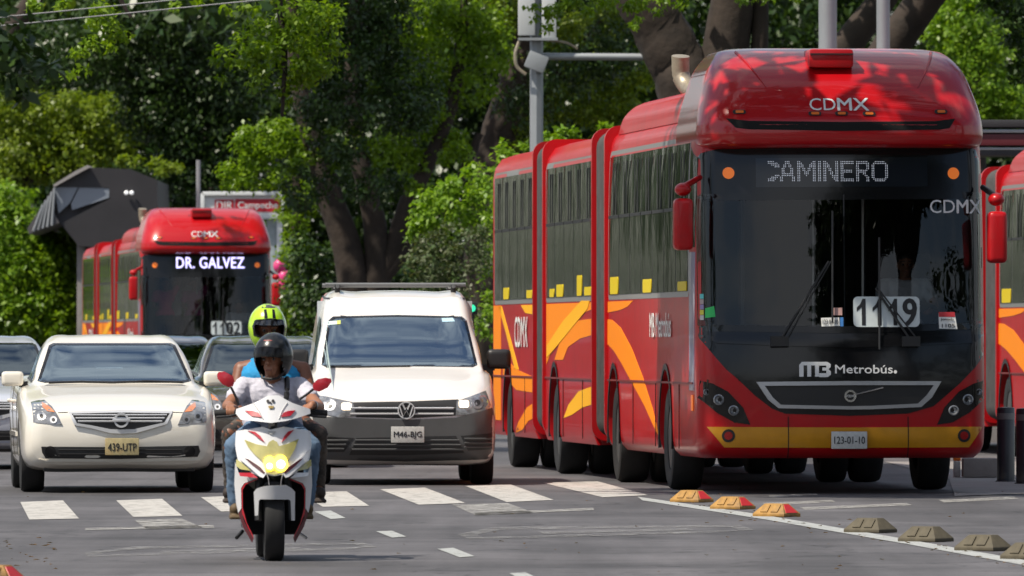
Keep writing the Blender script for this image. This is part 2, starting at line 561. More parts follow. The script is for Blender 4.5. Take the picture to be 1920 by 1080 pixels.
LED_FONT = {
 'c': ["####...", "######.", "..#####", "....###", ".......", ".......", ".......", ".......", "....###", "..####.", "#####..", "####..."],
 'A': ["...###...", "...###...", "..##.##..", "..##.##..", ".##...##.", ".##...##.", ".##...##.", ".#######.", ".#######.", "##.....##", "##.....##", "##.....##"],
 'M': ["##.......##", "###.....###", "####...####", "####...####", "##.##.##.##", "##.##.##.##", "##..###..##", "##..###..##", "##...#...##", "##.......##", "##.......##", "##.......##"],
 'I': ["##"] * 12,
 'N': ["##.....##", "###....##", "####...##", "####...##", "##.##..##", "##.##..##", "##..##.##", "##..##.##", "##...####", "##...####", "##....###", "##.....##"],
 'E': ["########", "########", "##......", "##......", "##......", "#######.", "#######.", "##......", "##......", "##......", "########", "########"],
 'R': ["#######.", "########", "##....##", "##....##", "##....##", "#######.", "######..", "##..##..", "##...##.", "##....##", "##....##", "##....##"],
 'O': ["..######..", ".########.", "##......##", "##......##", "##......##", "##......##", "##......##", "##......##", "##......##", "##......##", ".########.", "..######.."]}

def slices(spec, nz, back, corner, bulge, nside=30, nfront=20, ncor=8, rear_in=0.0):
    """horizontal slices (z, front y, half width[, back y]) -> grid of closed loops"""
    S = np.array([list(s) + ([back] if len(s) == 3 else []) for s in spec], float)
    zi = np.linspace(S[0, 0], S[-1, 0], nz)
    zi = np.unique(np.concatenate([zi, S[:, 0]]))
    V = pchip(S[:, 0], S[:, 1:], zi)
    rows = []
    for z, (y0, W, bk) in zip(zi, V):
        rx, ry = min(corner[0], W * 0.6), corner[1]
        xe = W - rx
        yk = y0 + bulge * (xe / W) ** 2
        L = []
        for i in range(nside): L.append((-W, bk + (yk + ry - bk) * i / nside))
        for i in range(ncor):
            t = math.pi / 2 * i / ncor; L.append((-xe - rx * math.cos(t), yk + ry - ry * math.sin(t)))
        for i in range(nfront + 1):
            x = -xe + 2 * xe * i / nfront; L.append((x, y0 + bulge * (x / W) ** 2))
        for i in range(ncor - 1, -1, -1):
            t = math.pi / 2 * i / ncor; L.append((xe + rx * math.cos(t), yk + ry - ry * math.sin(t)))
        for i in range(nside - 1, -1, -1): L.append((W, bk + (yk + ry - bk) * i / nside))
        rows.append([(x, y, z) for x, y in L])
    return rows

def slice_solid(rows):
    b = MB(); P = np.array(rows); n = P.shape[1]
    b.grid(P, True)
    b.f.append(tuple(range(n - 1, -1, -1))); k = (P.shape[0] - 1) * n
    b.f.append(tuple(k + i for i in range(n)))
    return b.mesh('solid', fix=True)

def BX(px): return (px - 1580.0) / 210.7
def BZ(py): return H + (640.0 - py) / 210.7
def FP(pts): return [(BX(a), BZ(b)) for a, b in pts]
def Z2(pts): return FP([(a / 2.4544 + 1240, b / 2.4544 + 500) for a, b in pts])
def SIDE(px, py):
    k = (px - 960) / F; t = (1.655 - 98.7 * k) / (k + 0.08)
    return (t, H + (640 - py) * (98.7 + t) / F)
def Z3(pts): return [SIDE(a / 1.5 + 900, b / 1.5 + 200) for a, b in pts]

def build_bus(loc, yaw, label, number, dest, group, detail=True, windshield_text=True):
    root = empty('articulated_bus', (loc[0], loc[1], 0), yaw)
    tag(root, label, 'bus', group)
    axles = [3.1, 8.45, 15.3, 21.3]
    # --- front section
    spec = [(.32, .12, 1.22), (.37, .05, 1.27), (.46, .0, 1.295), (.62, -.02, 1.30), (.95, -.03, 1.30), (1.36, .0, 1.30), (1.46, .02, 1.30), (2.2, .09, 1.30), (2.75, .15, 1.295), (3.08, .20, 1.285), (3.28, .26, 1.26), (3.37, .33, 1.20), (3.41, .45, 1.08), (3.43, .7, .85)]
    me = slice_solid(slices(spec, 34, 9.2, (0.16, 0.32), 0.13))
    me = boolean_cut(me, [MB().lathe([(.60, -2), (.60, -.86)], (0, a, .50), 'x', 30) for a in axles[:2]] + [MB().lathe([(.60, .86), (.60, 2)], (0, a, .50), 'x', 30) for a in axles[:2]])
    bv = bvh_of(me)
    ws = FP([(1309, 364), (1850, 359), (1853, 480), (1852, 600), (1838, 617), (1580, 625), (1326, 621), (1310, 610)])
    wsi = FP([(1322, 376), (1838, 372), (1840, 480), (1838, 596), (1824, 605), (1580, 612), (1338, 609), (1324, 600)])
    me = cut_faces(me, [('front', [((a + c) / 2, (b + d) / 2) for (a, b), (c, d) in zip(ws, wsi)], -1, 1.2)])
    body = link('front_section', me, M['bus_red'], root)
    P = lambda name, poly, m, mode='front', off=.004, skirt=.012, par=root, res=.04: patch(bv, poly, mode, res, off, skirt).build(name, m, par)
    # cabin behind the windshield
    c = MB()
    x, y0, y1, z0, z1 = 1.2, .32, 2.4, .95, 3.06
    c.add([(-x, y0, z0), (x, y0, z0), (x, y1, z0), (-x, y1, z0), (-x, y0, z1), (x, y0, z1), (x, y1, z1), (-x, y1, z1)],
          [(0, 1, 2, 3), (7, 6, 5, 4), (3, 2, 6, 7), (0, 3, 7, 4), (2, 1, 5, 6)])
    c.build('cabin_lining', M['bus_cabin'], root, smooth=False)
    MB().box((0, .56, 1.30), (2.3, .5, .28)).build('dashboard', mat('bus_dash', (.07, .07, .075), .7), root, bevel=.05)
    b = MB(); b.lathe([(.22, -.02), (.25, 0), (.22, .02)], (0, 0, 0), 'z', 24, True)
    st = b.build('steering_wheel', M['black'], root); st.location = (.72, .85, 1.58); st.rotation_euler = (math.radians(-35), 0, 0)
    b = MB().box((.72, 1.35, 1.35), (.5, .45, .12)).box((.72, 1.6, 1.75), (.48, .12, .8)); b.build('driver_seat', M['bus_cabin'], root, bevel=.03)
    for hx in (-.75, -.1, .35): MB().tube([(hx, 1.6, .95), (hx, 1.6, 3.05)], .02, 6).build('grab_pole', M['steel'], root)
    # glass and black mask
    w_ = P('windshield', ws, M['bus_glass'], off=.008, skirt=.02)
    ring(bv, ws, wsi, off=.010, skirt=.0, res=.12).build('windshield_border', M['gloss_black'], w_)
    MB().box((BX(1582), .085, BZ(490)), (.012, .01, BZ(366) - BZ(618)), Matrix.Rotation(-.075, 3, 'X')).build('seam', M['black'], w_)
    dg = P('destination_glass', FP([(1306, 372), (1306, 305), (1318, 286), (1345, 279), (1580, 275), (1820, 271), (1838, 280), (1846, 300), (1852, 368)]), M['gloss_black'], off=.007)
    P('front_mask', Z2([(146, 270), (150, 318), (180, 335), (230, 400), (290, 470), (350, 522), (420, 590), (500, 652), (560, 676), (860, 686), (1130, 676), (1250, 642), (1370, 540), (1450, 460), (1505, 390), (1528, 350), (1532, 312), (1530, 262), (860, 290)]), M['gloss_black'], off=.006)
    P('cowl_panel', Z2([(170, 314), (860, 318), (1500, 312), (1440, 352), (1190, 362), (860, 372), (600, 366), (250, 352)]), M['gloss_black'], off=.022, skirt=.03)
    P('logo_panel', Z2([(345, 523), (430, 440), (470, 424), (860, 420), (1250, 420), (1300, 440), (1365, 523)]), M['gloss_black'], off=.016, skirt=.02)
    go = Z2([(428, 530), (860, 526), (1285, 527), (1240, 602), (1190, 646), (960, 656), (860, 657), (530, 651), (482, 612)])
    gi = Z2([(466, 548), (860, 545), (1250, 545), (1214, 594), (1176, 630), (960, 640), (860, 642), (540, 635), (504, 602)])
    g_ = P('grille', gi, M['black'], off=.010)
    ring(bv, go, gi, off=.035, skirt=.01).build('grille_frame', M['steel'], root)
    for k in range(4):
        z = BZ(500 + (562 + k * 20) / 2.4544); MB().box((0, .008, z), (1.2 - .06 * k, .03, .012)).build('grille_bar', M['black'], g_)
    cx, cz, rr = BX(1240 + 860 / 2.4544), BZ(500 + 595 / 2.4544), 28 / 2.4544 / 210.7
    MB().lathe([(rr * .68, -.01), (rr * .68, .01), (rr, .01), (rr, -.01)], (cx, -.055, cz), 'y', 24, True).build('emblem_ring', M['chrome'], g_)
    text_mesh('VOLVO', (cx - rr * .8, cz - rr * .22, cx + rr * .8, cz + rr * .22), lambda u, v: (u, -.066, v), M['silver_letter'], 'emblem_text', g_)
    a = Z2([(885, 587), (1012, 556)])
    MB().tube([(a[0][0], -.05, a[0][1]), (a[1][0], -.05, a[1][1])], .009, 6).build('emblem_bar', M['chrome'], g_)
    # lower corners: headlights
    lamp = [(143, 516), (230, 538), (300, 575), (368, 648), (402, 727), (330, 717), (250, 672), (180, 612), (145, 588)]
    for s in (-1, 1):
        q = Z2(lamp)
        if s > 0: q = [(-p[0] - .0, p[1]) for p in q][::-1]
        hl = P('headlight', q, M['gloss_black'], off=.006)
        for (u, v, r) in ((203, 577, 15), (257, 612, 25), (325, 662, 24)):
            (lx, lz), = Z2([(u, v)])
            lx = lx if s < 0 else -lx
            p, d = hit(bv, 'front', lx, lz)
            r = r / 2.4544 / 210.7
            MB().lathe([(r, .02), (r, -.012), (r * .8, -.016), (r * .55, .0), (r * .01, .004)], (lx, p.y - .008, lz), 'y', 20).build('lamp', M['lens_clear'], hl)
    st = P('yellow_stripe', Z2([(205, 737), (860, 740), (1488, 737), (1420, 832), (860, 834), (285, 832)]), M['bus_yellow'])
    for u in (303, 1395):
        P('fog_lamp_ring', Z2(circ(u, 778, 30)), M['black'], off=.010, par=st)
        P('fog_lamp', Z2(circ(u, 778, 19)), M['red_lens'], off=.014, par=st)
    for u in (575, 1130):
        q = Z2([(u - 2, 690), (u + 2, 690), (u + 7, 880), (u + 3, 880)]); P('panel_gap', q, M['under'], off=.007, skirt=.004)
    # plate
    (px0, pz0), (px1, pz1) = Z2([(772, 838), (938, 758)])
    pl = MB().box(((px0 + px1) / 2, -.055, (pz0 + pz1) / 2), (px1 - px0, .012, pz1 - pz0)).build('licence_plate', M['plate'], root, bevel=.008)
    text_mesh('123-01-10', (px0 + .025, pz0 + .045, px1 - .02, pz1 - .045), lambda u, v: (u, -.064, v), M['ink'], 'plate_number', pl, .012)
    # lettering on the mask: rounded MB monogram and the name
    def on(o=.022):
        return lambda u, v: (u, hit(bv, 'front', u, v)[0].y - o, v)
    mono = [[(625, 505), (625, 450), (640, 438), (715, 438), (715, 505), (700, 505), (700, 452), (688, 452), (688, 505), (672, 505), (672, 452), (660, 452), (656, 505)]]
    P('monogram', Z2([(625, 506), (625, 452), (638, 438), (716, 438), (716, 506), (698, 506), (698, 454), (680, 454), (680, 506), (662, 506), (662, 454), (645, 454), (645, 506)]), M['silver_letter'], off=.019, skirt=.003)
    P('monogram', Z2([(716.5, 438), (755, 438), (770, 448), (770, 462), (760, 471), (771, 482), (771, 497), (756, 508), (716.5, 508), (716.5, 490), (750, 490), (750, 478), (732, 478), (732, 464), (750, 464), (750, 455), (716.5, 455)]), M['silver_letter'], off=.019, skirt=.003)
    (a0, b0), (a1, b1) = Z2([(790, 491), (1058, 452)])
    text_mesh('Metrobús', (a0, b0, a1, b1), on(), M['silver_letter'], 'name_lettering', root, .018)
    P('name_dot', Z2(circ(1070, 484, 8)), M['silver_letter'], off=.019, skirt=.003)
    # windshield items (held just inside the glass)
    if detail:
        def ins(o=-.02): return lambda u, v: (u, hit(bv, 'front', u, v)[0].y - o, v)
        bd = P('number_board', FP(rrect(1598, 556, 1724, 613, 9)), M['board'], off=.014, skirt=.01)
        for i_, ch in enumerate(number):
            q0, q1 = BX(1601 + i_ * 30), BX(1601 + i_ * 30 + 28); z0_, z1_ = BZ(610), BZ(560)
            if ch == '1':
                P('board_digit', [(q0 + (q1 - q0) * u, z0_ + (z1_ - z0_) * v) for u, v in ((.12, .66), (.36, .80), (.52, 1), (.72, 1), (.72, 0), (.46, 0), (.46, .68), (.12, .52))], M['ink'], off=.017, skirt=.002, par=bd)
            else:
                text_mesh(ch, (q0, z0_, q1, z1_), on(.0185), M['ink'], 'board_digit', bd, .035)
        if windshield_text:
            q = FP([(1746, 399), (1846, 374)])
            text_mesh('CD', (BX(1746), BZ(399), BX(1794), BZ(374)), on(.012), M['silver_letter'], 'glass_lettering', w_, 0.0)
            text_mesh('MX', (BX(1797), BZ(399), BX(1847), BZ(374)), on(.012), M['silver_letter'], 'glass_lettering', w_, .028)
            cd = P('route_card', FP([(1761, 616), (1760, 585), (1791, 585), (1796, 617)]), M['white_sticker'], off=.013, skirt=.006)
            P('card_header', FP([(1761, 594), (1760, 585), (1791, 585), (1792, 594)]), mat('card_red', (.5, .03, .04), .5), off=.0155, skirt=.003, par=cd)
            text_mesh('Jornada', (BX(1764), BZ(602), BX(1789), BZ(596)), on(.0185), M['ink'], 'card_text', cd, .01)
            text_mesh('1105', (BX(1766), BZ(614), BX(1791), BZ(607)), on(.0185), M['ink'], 'card_text', cd, .02)
            sk = P('permit_sticker', FP([(1538, 612), (1537, 596), (1571, 595), (1572, 611)]), M['white_sticker'], off=.013, skirt=.006)
            text_mesh('123 01-10', (BX(1540), BZ(608), BX(1569), BZ(599)), on(.0185), M['ink'], 'sticker_text', sk, .01)
            P('permit_sticker', FP([(1573, 612), (1573, 595), (1579, 595), (1579, 612)]), mat('sticker_blue', (.05, .2, .5), .5), off=.013, skirt=.006)
            P('notice_sticker', FP([(1560, 591), (1560, 577), (1577, 577), (1577, 591)]), mat('sticker_pink', (.5, .3, .27), .5), off=.013, skirt=.006)
            P('notice_sticker', FP([(1322, 596), (1322, 578), (1338, 574), (1340, 594)]), mat('sticker_green', (.02, .45, .10), .5), off=.013, skirt=.006)
            for k, cc in enumerate(((.1, .5, .5), (.4, .3, .3), (.25, .2, .4), (.6, .55, .05), (.5, .5, .5))):
                yy = 551 + k * 10
                P('strip_sticker', FP([(1313.5, yy + 9), (1313.5, yy), (1319.5, yy), (1319.5, yy + 9)]), mat('strip_colour_%d' % k, cc, .5), off=.013, skirt=.006)
    # destination display
    if dest == 'dots':
        b = MB(); x0, ytop, pit = 1441.5, 302.5, 3.27
        r = .0040
        for ch in 'cAMINERO':
            rows = LED_FONT[ch]
            for j, row in enumerate(rows):
                for i, q in enumerate(row):
                    if q == '#':
                        u, v = BX(x0 + i * 3.22), BZ(ytop + j * pit); y = hit(bv, 'front', u, v)[0].y - .0125
                        b.add([(u - r, y, v), (u, y, v - r), (u + r, y, v), (u, y, v + r)], [(0, 1, 2, 3)])
            x0 += (len(rows[0]) + (.0 if ch == 'c' else 1.1)) * 3.22
        o = b.build('led_lettering', M['led'], dg, smooth=False); o['kind'] = 'stuff'
        P('display_panel', FP([(1418, 351), (1418, 296), (1742, 294), (1742, 349)]), mat('display_panel_dark', (.012, .015, .02), .1, spec=.4, coat=.2), off=.010, skirt=.004, par=dg)
    else:
        text_mesh(dest, (BX(1455), BZ(337), BX(1738), BZ(291)), on(.014), M['led_violet'], 'led_lettering', dg, .012, spacing=1.05)
    for u in (1367, 1792):
        P('marker_lamp', FP(circ(u, 324, 11)), M['amber_lit'], off=.016, par=dg)
    # wipers
    for (q, e1, e2) in (((1458, 640), (1552, 490), (1563, 486)), ((1706, 640), (1640, 540), (1602, 470))):
        b = MB()
        f = on(.035)
        p0, p1, p2 = f(BX(q[0]), BZ(q[1])), f(BX(e1[0]), BZ(e1[1])), f(BX(e2[0]), BZ(e2[1]))
        p0 = (p0[0], p0[1] - .01, p0[2])
        b.tube([p0, p1], .011, 6); b.tube([(p0[0] + .06, p0[1], p0[2] + .01), (p1[0] + .02, p1[1], p1[2])], .007, 6)
        b.tube([f(BX(e1[0] + 6), BZ(e1[1] + 115)), f(BX(e1[0] + 8), BZ(e1[1] - 95))], .010, 6)
        b.box(p0, (.16, .05, .09))
        b.build('wiper', M['black'], root)
    # --- roof dome
    ds = [(3.085, .02, 1.23), (3.12, -.06, 1.27), (3.20, -.09, 1.285), (3.28, -.085, 1.28), (3.40, -.03, 1.262), (3.60, .12, 1.21), (3.78, .33, 1.15), (3.90, .58, 1.07), (3.965, .82, 1.0), (3.995, 1.1, .90)]
    dm = slice_solid(slices([s + (2.35 - .25 * (s[0] - 3.08),) for s in ds], 28, 2.2, (.42, .42), .10))
    dome = link('roof_dome', dm, M['dome_red'], root)
    dv = bvh_of(dm)
    D = lambda name, poly, m, off=.004, skirt=.012: patch(dv, poly, 'front', .05, off, skirt).build(name, m, dome)
    D('air_slot', FP([(1358, 222), (1400, 227), (1580, 229), (1750, 227), (1790, 222), (1778, 240), (1760, 243), (1580, 246), (1400, 243), (1375, 240)]), mat('slot_black', (.002, .002, .002), .9))
    for u, v in ((1383, 210), (1524, 213), (1574, 213), (1626, 213), (1763, 209)):
        D('marker_housing', FP(rrect(u - 12, v - 4, u + 12, v + 4, 3.5)), M['black'], .012)
        D('marker_lens', FP(rrect(u - 7, v - 3, u + 8, v + 2, 2)), M['amber'], .018)
    dn = lambda u, v: (u, hit(dv, 'front', u, v)[0].y - .006, v)
    text_mesh('CD', (BX(1515), BZ(207), BX(1564), BZ(184)), dn, M['silver_letter'], 'roof_lettering', dome, 0.0)
    text_mesh('MX', (BX(1567), BZ(207), BX(1627), BZ(184)), dn, M['silver_letter'], 'roof_lettering', dome, .03)
    for s in (-1, 1):     # raised creases
        b = MB(); pts = []
        for k in range(9):
            t = k / 8; u = s * (.88 - .20 * t); z = 3.945 - .33 * t; p, _ = hit(dv, 'front', u, z); pts.append((u, p.y + .004, z + .006))
        b.tube(pts, [.016 - .0016 * k for k in range(9)], 6); b.build('crease', M['bus_red'], dome)
    hb = MB().box((BX(1562), .50, BZ(108)), (.40, .50, .17)); hb.build('roof_hatch', M['bus_red'], dome, bevel=.035)
    MB().box((BX(1562), .245, BZ(100)), (.385, .02, .012)).build('hatch_trim', M['black'], dome)
    # --- low hump behind the dome and exhaust stack
    hs = [(3.36, 1.9, 1.22, 8.9), (3.50, 1.9, 1.20, 8.6), (3.60, 1.9, 1.14, 8.2), (3.66, 1.9, 1.02, 7.9), (3.68, 1.9, .85, 7.7)]
    link('roof_hump', slice_solid(slices(hs, 12, 8.6, (.1, .1), 0)), M['bus_red'], root)
    ex = MB(); ex.tube(catmull([(-.75, 3.6, 3.55), (-.85, 4.2, 3.66), (-.92, 4.7, 3.70), (-.99, 4.85, 3.82), (-1.0, 4.85, 3.96), (-1.0, 4.84, 4.02)], 4), .085, 12)
    ex.build('exhaust_stack', M['exhaust'], root)
    # --- rear sections and bellows
    rs = [(.34, 0, 1.27), (.42, 0, 1.30), (1.4, 0, 1.30), (3.12, 0, 1.30), (3.26, 0, 1.27), (3.36, .0, 1.20), (3.41, 0, 1.05), (3.43, 0, .85)]
    bvs = [bv]
    for (t0, t1, ax, nm) in ((10.6, 16.5, 15.3, 'middle_section'), (17.7, 23.4, 21.3, 'rear_section')):
        me = slice_solid([[(p[0], p[1], p[2]) for p in row] for row in slices([(z, t0, W) for z, _, W in rs], 16, t1, (.06, .06), 0)])
        me = boolean_cut(me, [MB().lathe([(.60, -2), (.60, -.86)], (0, ax, .50), 'x', 30), MB().lathe([(.60, .86), (.60, 2)], (0, ax, .50), 'x', 30)])
        bvs.append(bvh_of(me)); link(nm, me, M['bus_red'], root)
    for (t0, t1) in ((9.2, 10.6), (16.5, 17.7)):
        rows = []
        nrib = 8
        for i in range(nrib * 2 + 1):
            t = t0 + (t1 - t0) * i / (nrib * 2); k = 0.0 if i % 2 == 0 else .06
            L = rrect(-1.298 + k, .42 + k, 1.298 - k, 3.42 - k, .16, 5)
            rows.append([(p[0], t, p[1]) for p in L])
        b = MB().grid(np.array(rows), True); b.build('bellows', M['bellows'], root, angle=20)
        for t in (t0 - .02, t1 + .02):
            L0, L1 = rrect(-1.33, .38, 1.33, 3.455, .14, 5), rrect(-1.20, .46, 1.20, 3.36, .12, 5)
            b = MB(); b.grid(np.array([[(p[0], t - .05, p[1]) for p in L0], [(p[0], t + .05, p[1]) for p in L0], [(p[0], t + .05, p[1]) for p in L1], [(p[0], t - .05, p[1]) for p in L1], [(p[0], t - .05, p[1]) for p in L0]]), True)
            b.build('joint_hoop', M['bus_red'], root)
    # --- side windows, each pane with its vent bars
    for bvx, (a, b_), n in ((bvs[0], (.95, 9.0), 7), (bvs[1], (10.8, 16.3), 5), (bvs[2], (17.95, 23.1), 5)):
        for mode in ('left', 'right'):
            fr = patch(bvx, rrect(a - .06, 1.76, b_ + .06, 3.20, .10), mode, .25, .003, .008).build('window_band', M['alu'], root)
            wd = (b_ - a) / n
            for k in range(n):
                u0, u1 = a + k * wd + .025, a + (k + 1) * wd - .025
                pn = patch(bvx, [(u0, 1.81), (u1, 1.81), (u1, 3.14), (u0, 3.14)], mode, .3, .007, .008).build('window_pane', M['bus_window'], root)
                if mode == 'right': continue
                x = -1.325
                MB().box((x + .016, (u0 + u1) / 2, 2.56), (.004, wd - .08, .03)).build('pane_rail', M['black'], pn)
                for q in (.28, .52): MB().box((x + .016, u0 + (u1 - u0) * q, 2.83), (.004, .06, .50)).build('vent_bar', M['black'], pn)
                if k % 3 == 0 or (bvx is bvs[1] and k != 2):
                    patch(bvx, rrect(u0 + .06, 1.815, u1 - .2 - .25 * (k % 3 == 1), 1.90 + .04 * ((k * 7) % 4), .04), mode, .3, .012, .006).build('yellow_patch', M['pane_yellow'], pn)  # flat yellow patch along the bottom of the pane
    # --- side vinyl: orange arcs, lower skirt line, door-side panel, lettering
    V = lambda name, poly, m, k, off=.004: patch(bvs[k], poly, 'left', .12, off, .006).build(name, m, root)
    V('orange_swoosh', Z3([(346, 596), (370, 600), (394, 622), (425, 680), (456, 760), (484, 850), (504, 934), (490, 905), (462, 842), (428, 780), (398, 724), (376, 688), (360, 670), (346, 664)]), M['bus_orange'], 0)
    V('orange_band', [(9.1, 1.745), (6.4, 1.745), (7.0, 1.69), (7.8, 1.66), (9.1, 1.64)], M['bus_orange'], 0)
    V('orange_swoosh', Z3([(208, 712), (232, 712), (246, 676), (280, 652), (315, 642), (315, 596), (272, 602), (230, 640)]), M['bus_orange'], 1)
    V('orange_stripe', Z3([(187, 672), (187, 706), (215, 674), (264, 614), (302, 568), (308, 546), (284, 546), (232, 604)]), mat('bus_amber_vinyl', (.85, .42, .01), .5, spec=.2), 1, .008)
    V('orange_band', [(10.75, 1.745), (16.3, 1.745), (16.3, 1.12), (15.6, 1.28), (14.4, 1.48), (12.6, 1.62), (10.75, 1.68)], M['bus_orange'], 1)
    V('yellow_swirl', [(10.75, .92), (12.4, .86), (13.6, .72), (14.2, .58), (13.2, .62), (12.0, .70), (10.75, .74)], MATS['bus_amber_vinyl'], 1)
    V('orange_swoosh', [(17.8, .98), (20.2, 1.06), (22.0, 1.2), (22.0, 1.0), (20.2, .84), (17.8, .82)], M['bus_orange'], 2)
    V('orange_stripe', [(20.4, 1.06), (21.6, 1.45), (22.6, 1.74), (22.2, 1.74), (21.1, 1.42), (19.9, 1.06)], MATS['bus_amber_vinyl'], 2)
    V('orange_block', [(22.3, 1.75), (23.3, 1.75), (23.3, .5), (22.3, .5)], M['bus_orange'], 2)
    V('yellow_swirl', [(17.8, 1.745), (19.6, 1.745), (19.0, 1.66), (17.8, 1.64)], MATS['bus_amber_vinyl'], 2)
    V('orange_swoosh', [(17.8, .72), (18.8, .66), (19.9, .50), (20.4, .38), (19.4, .42), (18.6, .52), (17.8, .56)], M['bus_orange'], 2)
    for k, (a, b_) in enumerate(((.5, 9.1), (10.65, 16.45), (17.75, 23.3))):
        MB().box((-1.306, (a + b_) / 2, .985), (.012, b_ - a, .018)).build('side_moulding', mat('moulding_dark', (.16, .02, .02), .5), root)
        for u in np.arange(a + 1.3, b_ - .3, 2.3):
            if min(abs(u - q) for q in axles) > .75: MB().box((-1.304, u, .68), (.008, .02, .58)).build('hatch_gap', mat('gap_dark', (.05, .004, .004), .7), root)
    sl = lambda u, v: (-1.312, -u, v)
    text_mesh('CDMX', (-20.3, 1.30, -18.6, 1.62), sl, M['white_sticker'], 'side_lettering', root, .02, nrm=(-1, 0, 0))
    text_mesh('MB Metrobús', (-4.6, 1.40, -2.5, 1.62), sl, M['white_sticker'], 'side_lettering', root, .02, nrm=(-1, 0, 0))
    # driver-side quarter panel: dark glass, advert and turn lamps
    V('quarter_glass', [(.42, 2.2), (.85, 2.2), (.85, 3.1), (.42, 3.0)], M['bus_window'], 0)
    V('advert_panel', [(.40, .92), (.86, .92), (.86, 2.16), (.40, 2.16)], mat('advert_print', (.30, .27, .42), .3, coat=.7, dirt=(2.6, (.6, .6, .62), .9)), 0)
    V('turn_lamp', [(.44, .74), (.60, .74), (.60, .88), (.44, .88)], M['amber_lit'], 0, .012)
    for a in axles:
        for s in (-1, 1): wheel(root, s * 1.13, a, .48, .30, s, M['rim_dark'])
        if a > 5:
            for s in (-1, 1): wheel(root, s * .80, a, .48, .28, s, M['rim_dark'])
        MB().tube([(-.9, a, .48), (.9, a, .48)], .09, 8).build('axle', M['under'], root)
        for s in (-1, 1):
            b = MB()
            rows = [[(s * xx, a + .605 * math.cos(q), .50 + .605 * math.sin(q)) for q in np.linspace(-.2, math.pi + .2, 15)] for xx in (1.312, 1.285)]
            rows2 = [[(s * 1.312, a + rr_ * math.cos(q), .50 + rr_ * math.sin(q)) for q in np.linspace(-.2, math.pi + .2, 15)] for rr_ in (.605, .66)]
            b.grid(np.array(rows)); b.grid(np.array(rows2))
            b.build('arch_trim', M['black'], root)
    MB().box((0, 4.8, .52), (2.1, 7.6, .25)).build('chassis', M['under'], root)
    # mirrors
    for s, pts in ((-1, ((1274, 358), (1274, 421))), (1, ((1864, 376), (1865, 445)))):
        (u0, v0), (u1, v1) = FP(pts)
        MB().capsule((u0 + .02 * s, -.12, v0 + .02), (s * 1.27, .22, v0 + .12), .028, .026).build('mirror_arm', M['bus_red'] if s < 0 else M['black'], root)
        b = MB().box((u1, -.12, v1), (.17, .22, .46)); mr = b.build('mirror', M['bus_red'], root, bevel=.05, seg=3)
        MB().ball((u0, -.12, v0 + .01), (.075, .1, .06)).build('mirror_cap', M['bus_red'], mr)
    return root
# ------------------------------------------------------------------ cars
M['car_glass'] = glass('car_glass', (0.84, 0.94, 0.97), 0.01, 4.8, 0.0, (.74, .90, 1.0))
M['tinted_glass'] = glass('tinted_glass', (0.20, 0.23, 0.25), 0.01, 2.4, 0.0, (.78, .92, 1.0))
M['dark_glass'] = mat('dark_window', (0.012, 0.014, 0.016), 0.05, coat=1.0)
M['grille_black'] = mat('grille_black', (0.015, 0.015, 0.016), 0.4)
M['grey_plastic'] = mat('grey_bumper_plastic', (0.075, 0.077, 0.079), 0.45, var=(5, 0.85))
M['plate_yellow'] = mat('plate_cream', (0.50, 0.42, 0.22), 0.4, var=(22, 0.7), dirt=(9, (.45, .22, .06), .6))
M['lining'] = mat('cabin_lining', (0.46, 0.50, 0.53), 0.9)
M['lamp_lit'] = mat('lit_headlamp', (1, .9, .75), 0.3, emit=1.6, ecol=(1.0, .78, .50))
M['lamp_orange'] = mat('orange_reflector', (.65, .22, .07), 0.2, coat=1)

def loft_body(st, nlen=90, nseg=6):
    """st rows: y, then nine (x, z) control points from keel to roof centre"""
    ys = np.array([s[0] for s in st]); C = np.array([np.array(s[1]).ravel() for s in st])
    yi = np.unique(np.concatenate([np.linspace(ys[0], ys[-1], nlen), ys]))
    V = pchip(ys, C, yi)
    rows = []
    for y, v in zip(yi, V):
        half = catmull(v.reshape(-1, 2), nseg)
        half[:, 0] = np.maximum(half[:, 0], 0)
        half[0, 0] = half[-1, 0] = 0
        L = [(x, y, z) for x, z in half] + [(-x, y, z) for x, z in half[-2:0:-1]]
        rows.append(L)
    P = np.array(rows); n = P.shape[1]
    b = MB().grid(P, True)
    b.f.append(tuple(range(n - 1, -1, -1))); k = (P.shape[0] - 1) * n; b.f.append(tuple(k + i for i in range(n)))
    return b.mesh('body', fix=True)

def sec(zb, wl, w, zm, belt, g, t, c):
    return [(0, zb), (wl * .8, zb), (wl, zb + .08), (w, zm), belt, g, t, (t[0] * .55, c - (c - t[1]) * .2), (0, c)]

def inner_lining(me, cuts, d=.035):
    m2 = me.copy()
    bm = bmesh.new(); bm.from_mesh(m2); bm.normal_update()
    for v in bm.verts: v.co -= v.normal * d
    bmesh.ops.reverse_faces(bm, faces=bm.faces)
    bm.to_mesh(m2); bm.free()
    return m2

def car_common(root, bv, W, axles, r, tw, paint, rim=None):
    for a in axles:
        for s in (-1, 1): wheel(root, s * (W - tw / 2 - .015), a, r, tw, s, rim)
    MB().box((0, (axles[0] + axles[1]) / 2, .24), (W * 1.5, axles[1] - axles[0] + .6, .1)).build('underbody', M['under'], root)

def seat_at(root, x, y, z=.52, w=.5, top=1.08):
    b = MB().box((x, y, z), (w, .5, .16)).box((x, y + .3, (z + top) / 2), (w, .14, top - z + .1), Matrix.Rotation(-.2, 3, 'X')).box((x, y + .38, top + .07), (w * .5, .09, .17))
    return b.build('seat', M['seat'], root, bevel=.03)

